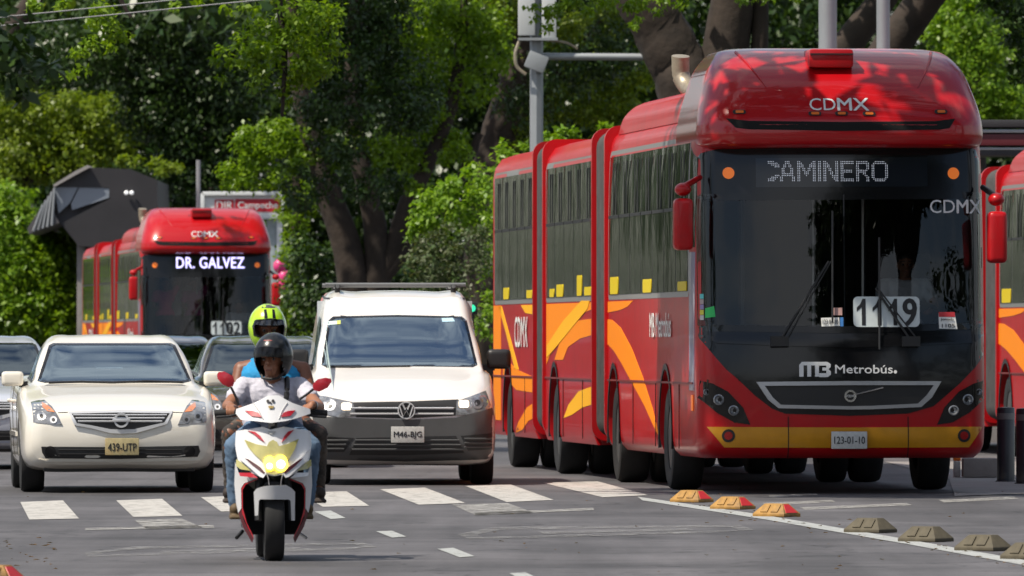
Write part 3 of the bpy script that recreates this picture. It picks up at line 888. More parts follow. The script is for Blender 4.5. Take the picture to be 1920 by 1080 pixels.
def plate(root, x0, z0, x1, z1, y, text, m):
    p = MB().box(((x0 + x1) / 2, y, (z0 + z1) / 2), (x1 - x0, .012, z1 - z0)).build('licence_plate', m, root, bevel=.006)
    w, h = x1 - x0, z1 - z0
    text_mesh(text, (x0 + w * .08, z0 + h * .24, x1 - w * .07, z0 + h * .70), lambda u, v: (u, y - .008, v), M['ink'], 'plate_number', p, .012)
    return p

def build_sedan(px, Y, yaw, label, paint, group=None, full=True, height=1.0):
    root = empty('sedan_car', (wx(px, Y), Y, 0), yaw); tag(root, label, 'car', group)
    st = [(0.00, sec(.33, .66, .70, .48, (.66, .59), (.52, .645), (.38, .66), .668)),
          (0.05, sec(.26, .76, .79, .48, (.745, .65), (.60, .705), (.43, .722), .73)),
          (0.16, sec(.22, .82, .85, .50, (.81, .70), (.67, .76), (.46, .778), .785)),
          (0.45, sec(.20, .84, .875, .52, (.85, .755), (.71, .825), (.48, .85), .86)),
          (1.00, sec(.19, .85, .885, .55, (.868, .84), (.74, .905), (.52, .93), .94)),
          (1.25, sec(.18, .85, .885, .56, (.87, .88), (.745, .945), (.64, .962), .972)),
          (1.60, sec(.18, .85, .885, .57, (.872, .90), (.745, .985), (.665, 1.125), 1.15)),
          (2.08, sec(.18, .85, .885, .57, (.872, .92), (.735, 1.0), (.60, 1.335), 1.365)),
          (2.50, sec(.18, .85, .885, .57, (.872, .94), (.73, 1.01), (.575, 1.38), 1.425)),
          (3.20, sec(.18, .85, .885, .57, (.872, .96), (.73, 1.02), (.565, 1.37), 1.415)),
          (3.70, sec(.19, .85, .885, .58, (.865, .97), (.71, 1.03), (.55, 1.265), 1.30)),
          (4.25, sec(.20, .84, .87, .60, (.845, .975), (.65, 1.055), (.46, 1.095), 1.11)),
          (4.65, sec(.24, .80, .83, .60, (.80, .93), (.60, 1.03), (.42, 1.065), 1.075)),
          (4.80, sec(.36, .62, .70, .60, (.66, .85), (.50, .95), (.32, .98), .985))]
    st = [(y, [(a, b if b < .95 else .95 + (b - .95) * height) for a, b in s]) for y, s in st]
    base = loft_body(st)
    me = boolean_cut(base, [MB().lathe([(.345, -2), (.345, -.62)], (0, a, .325), 'x', 26) for a in (.92, 3.70)] + [MB().lathe([(.345, .62), (.345, 2)], (0, a, .325), 'x', 26) for a in (.92, 3.70)])
    bv = bvh_of(me)
    def q(pts, t=0.0):
        s = F / (Y + t); c0 = 225.0 - 960
        return [((a / 3.0 - 225) / s, H + (640 - (b / 3.0 + 580)) / s) for a, b in pts]
    # the outlines are laid out for the white sedan's own distance
    s0 = 20800 / 99.4
    q = lambda pts, t=0.0: [((a / 3.0 - 225 + .9 * 0) / (20800 / (99.4 + t)), H + (640 - (b / 3.0 + 580)) / (20800 / (99.4 + t))) for a, b in pts]
    sym = lambda pts: pts
    ws = [(-.635, .985), (.635, .985), (.70, 1.0), (.578, 1.325), (.54, 1.345), (-.54, 1.345), (-.578, 1.325), (-.70, 1.0)]
    ws = [(a, .95 + (b - .95) * height) for a, b in ws]
    wsi = [(a * .955, 1.165 + (b - 1.165) * .90) for a, b in ws]
    rw = [(-.62, 1.10), (.62, 1.10), (.50, 1.36), (-.50, 1.36)]
    rw = [(a, .95 + (b - .95) * height) for a, b in rw]
    sides = []
    win1 = [(1.75, 1.0), (2.62, 1.02), (2.62, 1.30), (2.25, 1.29)]
    win2 = [(2.72, 1.02), (3.55, 1.04), (3.42, 1.27), (2.72, 1.30)]
    wsm = [((a + c) / 2, (b + d) / 2) for (a, b), (c, d) in zip(ws, wsi)]
    cuts = [('front', wsm, .6, 2.4), ('rear', rw, 3.2, 4.6)] + [(s, w_, -1, 1) for s in ('left', 'right') for w_ in (win1, win2)]
    lin = inner_lining(base, cuts); cut_faces(lin, [])
    # lining faces look inwards: cut them with the sides swapped
    cut_faces(lin, [('rear', wsm, .6, 2.4), ('front', rw, 3.2, 4.6)] + [(s, w_, -1, 1) for s in ('left', 'right') for w_ in (win1, win2)])
    cut_faces(me, cuts)
    body = link('body', me, paint, root)
    link('cabin_lining', lin, M['lining'], root)
    P = lambda name, poly, m, mode='front', off=.004, skirt=.01, par=root, res=.035: patch(bv, poly, mode, res, off, skirt).build(name, m, par)
    G_ = M['car_glass'] if full else M['tinted_glass']
    w_ = P('windshield', ws, G_, off=.004)
    ring(bv, ws, wsi, off=.006, skirt=0).build('windshield_border', M['gloss_black'], w_)
    P('rear_window', rw, G_, 'rear')
    for s in ('left', 'right'):
        P('side_window', win1, G_, s); P('side_window', win2, G_, s)
        P('window_trim', [(1.62, .985), (3.7, 1.025), (3.7, 1.045), (1.62, 1.005)], M['black'], s)
        P('door_gap', [(2.655, .30), (2.675, .30), (2.675, 1.0), (2.655, 1.0)], M['under'], s, .003)
        P('door_gap', [(1.36, .32), (1.38, .32), (1.48, .9), (1.46, .9)], M['under'], s, .003)
        P('side_moulding', [(1.38, .50), (3.3, .50), (3.3, .54), (1.38, .54)], paint, s, .016, .02)
        for u in (2.45, 3.42): P('door_handle', rrect(u, .80, u + .2, .83, .014), paint, s, .03, .03)
    MB().box((0, 1.45, .90), (1.3, .5, .14)).build('dashboard', M['dash'], root, bevel=.04)
    b = MB(); b.lathe([(.165, -.012), (.185, 0), (.165, .012)], (0, 0, 0), 'z', 20, True); b.box((0, 0, 0), (.32, .06, .02))
    o = b.build('steering_wheel', M['black'], root); o.location = (.36, 1.86, .96); o.rotation_euler = (math.radians(-65), 0, 0)
    for x in (-.37, .37): seat_at(root, x, 2.25)
    MB().box((0, 3.25, .75), (1.25, .18, .6), Matrix.Rotation(-.25, 3, 'X')).build('rear_bench', M['seat'], root, bevel=.04)
    MB().box((.02, 1.98, 1.275 * height), (.24, .04, .06)).build('inside_mirror', M['black'], root, bevel=.015)
    b = MB(); f = lambda u, v: Vector(hit(bv, 'front', u, v)[0]) + Vector((0, -.025, 0))
    b.tube([f(-.05, .985), f(.30, 1.0), f(.62, .99)], .009, 6); b.tube([f(-.60, .985), f(-.3, .995), f(.0, .985)], .009, 6)
    b.build('wiper', M['black'], root)
    # headlights
    hl = [(175, 522), (215, 512), (252, 510), (290, 545), (318, 590), (345, 650), (260, 645), (181, 636)]
    for s in (-1, 1):
        p = q(hl); p = [(a - .0, b) for a, b in p]
        p = [(a * .985 - .0, b) for a, b in p]
        if s > 0: p = mirror_x(p)
        h_ = P('headlight', p, M['lens_clear'], off=.006, res=.03)
        o = q([(235, 520), (275, 545), (305, 578), (262, 572), (235, 548)]); o = [(a * .985, b) for a, b in o]
        P('turn_reflector', o if s < 0 else mirror_x(o), M['lamp_orange'], off=.010, par=h_, res=.03)
        for (u, v, rr) in ((228, 600, 24), (295, 620, 20)):
            (lx, lz), = q([(u, v)]); lx *= .985
            c_ = circ(lx if s < 0 else -lx, lz, rr / 3 / s0, 16)
            P('lamp_bowl', c_, M['steel'], off=.010, par=h_, res=.03)
            P('lamp_core', circ(lx if s < 0 else -lx, lz, rr / 3 / s0 * .5, 12), M['black'], off=.013, par=h_, res=.03)
    # grille
    go = q([(395, 575), (690, 566), (985, 572), (950, 645), (860, 672), (775, 696), (690, 700), (630, 696), (520, 668), (430, 652)])
    gi = q([(415, 586), (690, 580), (968, 584), (936, 636), (850, 655), (765, 674), (690, 676), (632, 674), (525, 652), (444, 640)])
    go = [(a - .018, b) for a, b in go]; gi = [(a - .018, b) for a, b in gi]
    gr = P('grille', gi, M['grille_black'], off=.004)
    ring(bv, go, gi, off=.018, skirt=.01).build('grille_frame', M['silver'], root)
    for v in (594, 612, 630):
        w0 = .42 - (v - 594) * .0012
        (_, zz), = q([(0, v)])
        pts = [(x, hit(bv, 'front', x, zz)[0].y - .012, zz) for x in np.linspace(-w0, w0, 11)]
        MB().tube(pts, .0085, 6).build('grille_bar', M['silver'], gr)
    (ex, ez), = q([(693, 623)]); ex -= .018
    ey = hit(bv, 'front', ex, ez)[0].y - .03
    rr = .068
    MB().lathe([(rr * .74, -.01), (rr * .74, .012), (rr, .012), (rr, -.01)], (ex, ey, ez), 'y', 26, True).build('emblem', M['silver'], gr)
    MB().box((ex, ey - .012, ez), (.16, .012, .03)).build('emblem_bar', M['silver'], gr, bevel=.004)
    # lower intake, fog lamps, plate
    it = q([(245, 772), (690, 775), (1130, 767), (1140, 800), (1125, 830), (690, 842), (270, 838), (250, 805)]); it = [(a - .02, b) for a, b in it]
    i_ = P('air_intake', it, M['grille_black'], off=.004)
    for v in (792, 815):
        (_, zz), = q([(0, v)]); MB().tube([(x, hit(bv, 'front', x, zz)[0].y - .008, zz) for x in np.linspace(-.55, .55, 11)], .007, 5).build('intake_bar', M['black'], i_)
    for s in (-1, 1):
        c_ = circ(s * .625, q([(0, 800)])[0][1], .05, 16); P('fog_lamp', c_, M['gloss_black'], off=.010, par=i_, res=.03)
    P('lip_line', [(a - .02, b) for a, b in q([(230, 842), (270, 850), (690, 856), (1130, 846), (1150, 836), (1130, 852), (690, 862), (270, 858)])], paint, off=.012, skirt=.02)
    P('hood_gap', [(a - .02, b) for a, b in q([(340, 579), (395, 577), (395, 581), (340, 583)])], M['under'], off=.003, skirt=.003)
    P('hood_gap', [(a - .02, b) for a, b in q([(985, 577), (1045, 579), (1045, 583), (985, 581)])], M['under'], off=.003, skirt=.003)
    if full:
        (x0, z0), (x1, z1) = q([(602, 820), (792, 724)])
        plate(root, x0 - .018, z0, x1 - .018, z1, -.04, '439-UTP', M['plate_yellow'])
    MB().box((0, .30, .225), (1.36, .30, .07)).build('chin', M['black'], root, bevel=.02)
    # mirrors
    for s in (-1, 1):
        b = MB().box((s * .92, 1.62, 1.02 + .02 * (height - 1)), (.20, .12, .135)); m_ = b.build('mirror', paint, root, bevel=.04, seg=3)
        MB().box((s * .82, 1.64, .97), (.08, .06, .05)).build('mirror_foot', M['black'], m_)
    car_common(root, bv, .885, (.92, 3.70), .325, .215, paint)
    return root

def build_van(px, Y, yaw, label):
    paint = mat('van_white', (.76, .73, .69), .3, coat=.8, var=(.9, .95))
    root = empty('delivery_van', (wx(px, Y), Y, 0), yaw); tag(root, label, 'van')
    st = [(0.00, sec(.34, .60, .68, .50, (.66, .64), (.56, .72), (.42, .74), .75)),
          (0.06, sec(.26, .74, .80, .50, (.78, .68), (.66, .79), (.46, .815), .825)),
          (0.20, sec(.20, .83, .865, .50, (.85, .72), (.73, .845), (.5, .88), .89)),
          (0.50, sec(.19, .86, .89, .52, (.875, .82), (.77, .93), (.54, .965), .975)),
          (0.95, sec(.19, .87, .895, .55, (.88, .93), (.80, 1.03), (.64, 1.06), 1.075)),
          (1.15, sec(.18, .87, .895, .56, (.885, .97), (.81, 1.07), (.74, 1.11), 1.12)),
          (1.50, sec(.18, .87, .895, .58, (.888, 1.0), (.81, 1.10), (.73, 1.34), 1.37)),
          (1.92, sec(.18, .87, .895, .58, (.888, 1.02), (.80, 1.12), (.68, 1.60), 1.635)),
          (2.20, sec(.18, .87, .895, .58, (.888, 1.03), (.80, 1.14), (.675, 1.73), 1.79)),
          (2.80, sec(.18, .87, .895, .58, (.888, 1.04), (.80, 1.15), (.675, 1.79), 1.855)),
          (4.30, sec(.19, .87, .895, .58, (.888, 1.04), (.80, 1.15), (.67, 1.79), 1.85)),
          (4.75, sec(.22, .86, .885, .60, (.875, 1.04), (.79, 1.15), (.66, 1.75), 1.82)),
          (4.88, sec(.34, .76, .80, .62, (.78, 1.0), (.70, 1.12), (.56, 1.64), 1.68))]
    base = loft_body(st)
    ax = (.95, 3.95)
    me = boolean_cut(base, [MB().lathe([(.36, -2), (.36, -.62)], (0, a, .335), 'x', 26) for a in ax] + [MB().lathe([(.36, .62), (.36, 2)], (0, a, .335), 'x', 26) for a in ax])
    bv = bvh_of(me)
    s0 = 20800 / 104.7
    def q(pts, t=0.0):
        s = 20800 / (104.7 + t)
        return [((a / 2.5714 + 540 - 756) / s, H + (640 - (b / 2.5714 + 510)) / s) for a, b in pts]
    ws = [(-.70, 1.115), (.0, 1.125), (.70, 1.115), (.745, 1.135), (.665, 1.56), (.62, 1.60), (0, 1.615), (-.62, 1.60), (-.665, 1.56), (-.745, 1.135)]
    wsi = [(a * .965, 1.36 + (b - 1.36) * .93) for a, b in ws]
    win = [(1.55, 1.12), (2.60, 1.14), (2.60, 1.60), (2.15, 1.58), (1.95, 1.5)]
    wsm = [((a + c) / 2, (b + d) / 2) for (a, b), (c, d) in zip(ws, wsi)]
    lin = inner_lining(base, None)
    cut_faces(lin, [('rear', wsm, .6, 2.6)] + [(s, win, -1, 1) for s in ('left', 'right')])
    cut_faces(me, [('front', wsm, .6, 2.6)] + [(s, win, -1, 1) for s in ('left', 'right')])
    link('body', me, paint, root); link('cabin_lining', lin, M['lining'], root)
    P = lambda name, poly, m, mode='front', off=.004, skirt=.01, par=root, res=.035: patch(bv, poly, mode, res, off, skirt).build(name, m, par)
    w_ = P('windshield', ws, M['car_glass'], off=.005)
    ring(bv, ws, wsi, off=.007, skirt=0).build('windshield_border', M['gloss_black'], w_)
    for (pts, c) in (([(185, 258), (183, 240), (262, 234), (262, 252)], (.5, .62, .6)), ([(262, 252), (262, 234), (280, 232), (280, 250)], (.55, .6, .15)), ([(172, 285), (175, 266), (212, 263), (212, 282)], (.45, .58, .6)), ([(772, 240), (768, 222), (822, 220), (832, 238)], (.4, .6, .72))):
        P('window_sticker', [(a, b) for a, b in q(pts, 1.7)], mat('van_sticker_%d' % int(c[0] * 100), c, .5), off=.010, skirt=.003, par=w_)
    for s in ('left', 'right'):
        P('side_window', win, M['car_glass'], s)
        P('door_gap', [(2.70, .30), (2.72, .30), (2.72, 1.6), (2.70, 1.6)], M['under'], s, .003)
        P('side_moulding', [(1.35, .44), (3.5, .44), (3.5, .52), (1.35, .52)], M['grey_plastic'], s, .014, .02)
        P('door_handle', rrect(2.42, .98, 2.62, 1.01, .014), M['black'], s, .03, .03)
        P('roof_channel', [(2.2, 1.765), (4.5, 1.80), (4.5, 1.815), (2.2, 1.78)], M['black'], s, .004)
    MB().box((0, 1.42, 1.02), (1.45, .5, .16)).build('dashboard', M['dash'], root, bevel=.04)
    b = MB(); b.lathe([(.17, -.012), (.19, 0), (.17, .012)], (0, 0, 0), 'z', 22, True); b.box((0, 0, 0), (.32, .06, .02))
    o = b.build('steering_wheel', M['black'], root); o.location = (.36, 1.78, 1.16); o.rotation_euler = (math.radians(-55), 0, 0)
    for x in (-.38, .38): seat_at(root, x, 2.2, .68, .5, 1.30)
    MB().box((0, 2.75, 1.1), (1.5, .03, 1.3)).build('bulkhead', M['lining'], root)
    b = MB(); f = lambda u, v: Vector(hit(bv, 'front', u, v)[0]) + Vector((0, -.025, 0))
    b.tube([f(-.70, 1.12), f(-.45, 1.115)], .012, 6); b.tube([f(-.45, 1.115), f(.1, 1.125)], .009, 6); b.build('wiper', M['black'], root)
    # grey lower bumper
    bp = q([(98, 712), (133, 695), (330, 705), (570, 712), (810, 702), (990, 655), (1012, 760), (1012, 850), (1000, 885), (960, 905), (570, 915), (170, 905), (120, 890), (98, 850)])
    P('bumper', bp, M['grey_plastic'], off=.014, skirt=.03)
    gp = q([(312, 628), (570, 624), (822, 614), (808, 692), (570, 706), (328, 700)])
    g_ = P('grille', gp, M['grille_black'], off=.006)
    for (v, w0, w1) in ((657, .43, .44), (684, .42, .43)):
        (_, zz), = q([(0, v)])
        pts = [(x, hit(bv, 'front', x, zz)[0].y - .014, zz) for x in np.linspace(-.50, .475, 13)]
        MB().tube(pts, .010, 6).build('grille_bar', M['silver'], g_)
    (ex, ez), = q([(570, 667)]); ey = hit(bv, 'front', ex, ez)[0].y - .03; rr = .083
    MB().lathe([(rr * .86, -.012), (rr * .86, .012), (rr, .012), (rr, -.012)], (ex, ey, ez), 'y', 28, True).build('emblem_ring', M['silver'], g_)
    MB().lathe([(rr * .86, -.002), (rr * .86, .006)], (ex, ey, ez), 'y', 28).build('emblem_disc', M['black'], g_)
    b = MB()
    for pth in ([(-.42, .72), (-.12, .08), (0, .3), (.12, .08), (.42, .72)], [(-.76, .42), (-.38, -.72), (0, -.02), (.38, -.72), (.76, .42)]):
        b.tube([(ex + u * rr, ey - .010, ez + v * rr) for u, v in pth], .009, 5)
    b.build('emblem_letters', M['silver'], g_)
    # headlights
    for pts, core, s in (([(133, 594), (180, 598), (312, 627), (330, 694), (250, 702), (172, 682), (150, 660)], (283, 648), -1), ([(815, 622), (880, 600), (962, 572), (980, 640), (972, 658), (900, 684), (808, 692)], (850, 636), 1)):
        h_ = P('headlight', q(pts), M['lens_clear'], off=.012, res=.03)
        (u, v), = q([core]); P('lit_lamp', rrect(u - .05, v - .035, u + .045, v + .035, .02), M['lamp_lit'], off=.017, par=h_, res=.03)
        (u, v), = q([(200, 640) if s < 0 else (915, 630)]); P('lamp_bowl', circ(u, v, .06, 14), M['steel'], off=.016, par=h_, res=.03)
        P('lamp_core', circ(u, v, .03, 12), M['black'], off=.019, par=h_, res=.03)
    # lower grille slats
    lo = q([(330, 800), (570, 795), (810, 790), (850, 872), (570, 884), (295, 882)]); li = P('lower_grille', lo, M['grille_black'], off=.018)
    for s in (-1, 1):
        sp = q([(150, 792), (318, 800), (270, 868), (148, 868)]) if s < 0 else q([(832, 790), (985, 778), (988, 855), (868, 862)])
        so = P('side_grille', sp, M['grille_black'], off=.018)
        for v in (812, 832, 852):
            (a, zz), = q([(155, v)]); (b_, _), = q([(290 - (v - 812) * .5, v)])
            if s > 0: (a, zz), = q([(850, v - 8)]); (b_, _), = q([(982, v - 14)])
            MB().tube([(x, hit(bv, 'front', x, zz)[0].y - .024, zz) for x in np.linspace(a, b_, 5)], .009, 5).build('slat', M['grey_plastic'], so)
    for v in (812, 834, 856):
        (a, zz), = q([(325 - (v - 812) * .4, v)]); (b_, _), = q([(822 + (v - 812) * .5, v)])
        MB().tube([(x, hit(bv, 'front', x, zz)[0].y - .024, zz) for x in np.linspace(a, b_, 9)], .010, 5).build('slat', M['grey_plastic'], li)
    (x0, z0), (x1, z1) = q([(496, 823), (656, 745)])
    plate(root, x0, z0, x1, z1, -.06, 'M46-BJG', M['plate'])
    for s in (-1, 1):
        b = MB().box((s * .97, 1.72, 1.19), (.23, .13, .19)); m_ = b.build('mirror', M['black'], root, bevel=.05, seg=3)
        MB().box((s * .87, 1.74, 1.11), (.12, .07, .06)).build('mirror_foot', M['black'], m_)
    # roof rack
    rk = empty('roof_rack', (0, 0, 0), 0, root)
    for y in (2.5, 3.7):
        MB().tube([(-.68, y, 1.905), (.68, y, 1.905)], .022, 8).build('cross_bar', mat('rack_grey', (.16, .165, .17), .5, .5), rk)
        for s in (-1, 1): MB().box((s * .56, y, 1.855), (.05, .07, .10)).build('rack_foot', M['black'], rk, bevel=.01)
    for x in (-.56, .56):
        MB().tube([(x, 2.35, 1.89), (x, 4.2, 1.89)], .018, 8).build('side_bar', MATS['rack_grey'], rk)
    car_common(root, bv, .895, ax, .335, .215, paint, M['rim'])
    return root
# ------------------------------------------------------------------ people
SKIN = mat('skin', (.30, .13, .07), .5, var=(20, .85))
SKIN2 = mat('skin_deep', (.20, .075, .038), .5, var=(20, .85))
def V3(*a): return Vector(a)

def add_hand(mb, wrist, f, d, l, curl=1.0):
    """palm, four unequal fingers bent at two knuckles and a thumb; f along the hand, d the palm side, l towards the little finger"""
    W, f, d, l = Vector(wrist), Vector(f).normalized(), Vector(d).normalized(), Vector(l).normalized()
    for o in (-.03, -.01, .01, .03): mb.capsule(W + f * .012 + l * o * .7, W + f * .082 + l * o, .0145, .0125, 8)
    for o, k in ((-.033, .92), (-.011, 1.0), (.011, .95), (.032, .78)):
        a = W + f * .085 + l * o
        b = a + (f * (.036 - .012 * curl) + d * .018 * curl) * k
        c = b + (f * (.024 - .022 * curl) + d * .026 * curl) * k
        e = c + (f * (.018 - .034 * curl) + d * .014 * curl) * k
        mb.capsule(a, b, .0098, .0092, 8); mb.capsule(b, c, .0092, .0086, 8); mb.capsule(c, e, .0086, .0075, 8)
    a = W + f * .025 - l * .032; b = a + f * .03 - l * .016 + d * .018; c = b + f * .028 + d * .016 + l * .004
    mb.capsule(a, b, .0125, .0108, 8); mb.capsule(b, c, .0105, .009, 8)

def crease(me, amp, sc):
    """folds pushed into cloth"""
    from mathutils import noise
    nv = [v.normal.copy() for v in me.vertices]
    for v, n in zip(me.vertices, nv):
        p = Vector((v.co.x * sc, v.co.y * sc, v.co.z * sc * 1.8 + v.co.x * sc * .9))
        k = noise.noise(p); r = 1 - abs(noise.noise(p * 1.7 + Vector((7, 3, 1)))) * 2
        v.co += n * amp * (.7 * k + .8 * max(0, r) ** 2 - .3)
    me.update()

def build_person(loc, yaw, label, J, skin, shirt, trousers, shoes, voxel=.008, sleeve=.55, group=None, slim=1.0, hair=None):
    """J: joint positions in the figure's own frame (facing -y)"""
    root = empty('person', loc, yaw); tag(root, label, 'person', group)
    j = {k: Vector(v) for k, v in J.items() if k != 'turn' and not k.startswith('hand_')}
    b = MB()
    up = (j['chest'] - j['pelvis']).normalized()
    # torso
    b.capsule(j['pelvis'] + V3(-.06, 0, 0), j['pelvis'] + V3(.06, 0, 0), .115, .115)
    b.capsule(j['pelvis'] + V3(0, 0, .02), j['chest'], .12, .125)
    b.capsule(j['chest'] + V3(-.065, 0, .03), j['chest'] + V3(.065, 0, .03), .118)
    for s in 'lr': b.capsule(j['neck'] + V3(0, .01, -.045), j['shoulder_' + s] + V3(0, 0, -.005), .055, .052)
    b.capsule(j['neck'] + V3(0, .01, -.04), j['head'] + V3(0, .02, -.05), .054, .05)
    ht = J.get('turn', 0.0)
    Rm = Matrix.Rotation(ht, 3, 'Z')
    hp = lambda x, y, z: j['head'] + Rm @ V3(x, y, z)
    b.ball(hp(0, .012, .03), (.074, .092, .085), 18, 14)
    b.capsule(hp(0, -.03, -.045), hp(0, -.035, -.075), .052, .040)
    b.capsule(hp(0, -.084, .012), hp(0, -.100, -.022), .009, .014, 8)
    b.capsule(hp(-.012, -.094, -.024), hp(.012, -.094, -.024), .009, .009, 8)
    b.capsule(hp(-.022, -.076, -.058), hp(.022, -.076, -.058), .008, .008, 8)
    b.capsule(hp(-.02, -.074, -.070), hp(.02, -.074, -.070), .009, .009, 8)
    b.capsule(hp(-.045, -.070, .022), hp(.045, -.070, .022), .012, .012, 8)
    for s in (-1, 1): b.ball(hp(s * .077, .015, -.01), (.012, .022, .032), 8, 6)
    for s in 'lr':
        b.capsule(j['shoulder_' + s], j['elbow_' + s], .050, .038); b.capsule(j['elbow_' + s], j['wrist_' + s], .037, .025)
        b.capsule(j['hip_' + s], j['knee_' + s], .078, .054); b.capsule(j['knee_' + s], j['ankle_' + s], .053, .036)
        b.capsule(j['ankle_' + s] + V3(0, .02, -.02), j['toe_' + s], .036, .028)
        fw = (j['wrist_' + s] - j['elbow_' + s]).normalized()
        hd = J.get('hand_' + s)
        if hd: add_hand(b, j['wrist_' + s] + Vector(hd[0]) * .01, hd[0], hd[1], hd[2], hd[3])
    body = link('body', remesh(b, voxel, 3), skin, root, angle=180)
    # clothes
    g = 1.13
    b = MB()
    b.capsule(j['pelvis'] + V3(-.065, 0, .03), j['pelvis'] + V3(.065, 0, .03), .130)
    b.capsule(j['pelvis'] + V3(0, 0, .04), j['chest'], .137, .142)
    b.capsule(j['chest'] + V3(-.070, 0, .02), j['chest'] + V3(.070, 0, .02), .134)
    if sleeve > 0:
        for s in 'lr':
            b.capsule(j['neck'] + V3(.045 if j['shoulder_' + s].x > 0 else -.045, .01, -.052), j['shoulder_' + s], .060, .064)
            e = j['shoulder_' + s].lerp(j['elbow_' + s], sleeve); b.capsule(j['shoulder_' + s], e, .066, .060)
            b.lathe([(.001, -.001), (.001, .001)], tuple(e), 'z', 6)
    else:
        for s in (-1, 1): b.capsule(j['neck'] + V3(s * .085, .01, -.06), j['chest'] + V3(s * .08, 0, .02), .052, .08)
    # folds pulled in the cloth
    me = remesh(b, max(voxel, .009), 3); crease(me, .007, 13)
    top = link('shirt', me, shirt, root, angle=180)
    if trousers is not None:
        b = MB()
        b.capsule(j['pelvis'] + V3(-.06, 0, -.01), j['pelvis'] + V3(.06, 0, -.01), .132)
        for s in 'lr':
            b.capsule(j['hip_' + s], j['knee_' + s], .092 * slim, .070 * slim)
            e = j['knee_' + s].lerp(j['ankle_' + s], .93); b.capsule(j['knee_' + s], e, .069 * slim, .056 * slim)
        me = remesh(b, max(voxel, .010), 3); crease(me, .007, 11); link('trousers', me, trousers, root, angle=180)
        for s in 'lr':
            b = MB(); a = j['ankle_' + s]; t = j['toe_' + s]
            b.capsule(a + V3(0, .035, -.035), t, .045, .038); b.capsule(a + V3(0, .01, .02), a + V3(0, .02, -.03), .044, .046)
            b.box(((a.x + t.x) / 2, (a.y + t.y) / 2 + .01, min(a.z, t.z) - .052), (.085, abs(a.y - t.y) + .14, .022))
            link('shoe', remesh(b, .009, 3), shoes, root, angle=180)
    for s in (-1, 1):
        e = MB().ball(hp(s * .032, -.0715, .004), .0105, 10, 8).build('eye', mat('eye_white', (.22, .19, .17), .3), root)
        MB().ball(hp(s * .032, -.0765, .004), .0072, 8, 6).build('iris', M['ink'], e)
        MB().capsule(hp(s * .018, -.083, .030), hp(s * .05, -.070, .030), .004, .003, 6).build('eyebrow', mat('dark_hair', (.012, .009, .008), .6), root)
    MB().capsule(hp(-.020, -.084, -.064), hp(.020, -.084, -.064), .0032, .0032, 6).build('mouth', mat('lip', (.16, .05, .04), .5), root)
    if hair is not None:
        b = MB(); b.ball(hp(0, .025, .05), (.086, .098, .085), 18, 12)
        me = b.mesh('hair', fix=True)
        cut_faces(me, [('front', [(j['head'].x - .07, j['head'].z - .2), (j['head'].x + .07, j['head'].z - .2), (j['head'].x + .07, j['head'].z + .055), (j['head'].x - .07, j['head'].z + .055)], -50, 50)])
        link('hair', me, hair, root)
    return root, hp, Rm

def helmet(root, hp, Rm, m_shell, kind, lin):
    """built round the head centre, turned with it"""
    e = empty('helmet', hp(0, .01, .02), 0, root); e.rotation_euler = (0, 0, Rm.to_euler().z)
    R = (.122, .140, .152)
    def shell_mesh(k):
        b = MB(); n, m = 48, 36; vs, fs = [], []
        for i in range(m + 1):
            t = math.pi * (.0 + .80 * i / m)
            for q in range(n):
                p = 2 * math.pi * q / n
                x, y, z = math.sin(t) * math.cos(p), math.sin(t) * math.sin(p), math.cos(t)
                bulge = 1.0 + (.07 * max(0, -y) if kind == 'full' and z < -.1 else 0)
                vs.append((R[0] * k * x * (1 - .06 * max(0, -z)), R[1] * k * y * bulge, R[2] * k * z * (1.0 if z > 0 else 1.02)))
        for i in range(m):
            for q in range(n):
                w_ = (q + 1) % n; fs.append((i * n + q, (i + 1) * n + q, (i + 1) * n + w_, i * n + w_))
        return b.add(vs, fs).mesh('helmet', fix=True)
    if kind == 'open': port = [(-.085, -.30), (.085, -.30), (.090, -.03), (.082, .022), (0, .034), (-.082, .022), (-.090, -.03)]
    else: port = [(-.092, -.045), (-.05, -.062), (.05, -.062), (.092, -.045), (.100, .01), (.085, .046), (0, .056), (-.085, .046), (-.100, .01)]
    me = shell_mesh(1.0); bv = bvh_of(me); cut_faces(me, [('front', port, -9, 0.0)]); link('shell', me, m_shell, e)
    me = shell_mesh(.93); cut_faces(me, [('front', port, -9, 0.0)])
    bm = bmesh.new(); bm.from_mesh(me); bmesh.ops.reverse_faces(bm, faces=bm.faces); bm.to_mesh(me); bm.free()
    link('padding', me, lin, e)
    P = lambda name, poly, m, off=.003: patch(bv, poly, 'front', .02, off, .006).build(name, m, e)
    pi = [(a * .93, b * .9 - (.0)) for a, b in port]
    if kind == 'open':
        top = [(-.096, -.008), (0, .0), (.096, -.008), (.100, .05), (0, .066), (-.100, .05)]
        o = P('peak', top, mat('smoked_visor', (.004, .004, .005), .2, spec=.3), .012)
        P('brow_stripe', [(-.03, .098), (.03, .098), (.024, .104), (-.024, .104)], mat('helmet_red_mark', (.2, .01, .01), .4))
        b = MB(); b.tube([hp_ for hp_ in ((-.085, -.02, -.09), (-.05, -.06, -.135), (0, -.072, -.142), (.05, -.06, -.135), (.085, -.02, -.09))], .009, 6); b.build('chin_strap', M['black'], e)
    else:
        ring(bv, [(a * 1.06, b * 1.08) for a, b in port], [(a * .96, b * .92) for a, b in port], off=.006, skirt=.0, res=.02).build('port_trim', M['gloss_black'], e)
        for s in (-1, 1):
            P('black_stripe', [(s * .016, .062), (s * .036, .060), (s * .034, .115), (s * .018, .118)][::s], M['gloss_black'])
        P('crown_patch', [(-.045, .125), (.045, .125), (.035, .146), (-.035, .146)], mat('helmet_grey', (.06, .06, .065), .4))
        P('visor', [(a * .97, .012 + (b) * .35 + .025) for a, b in port], mat('smoke_visor', (.010, .010, .012), .06, coat=1), .004)
    return e

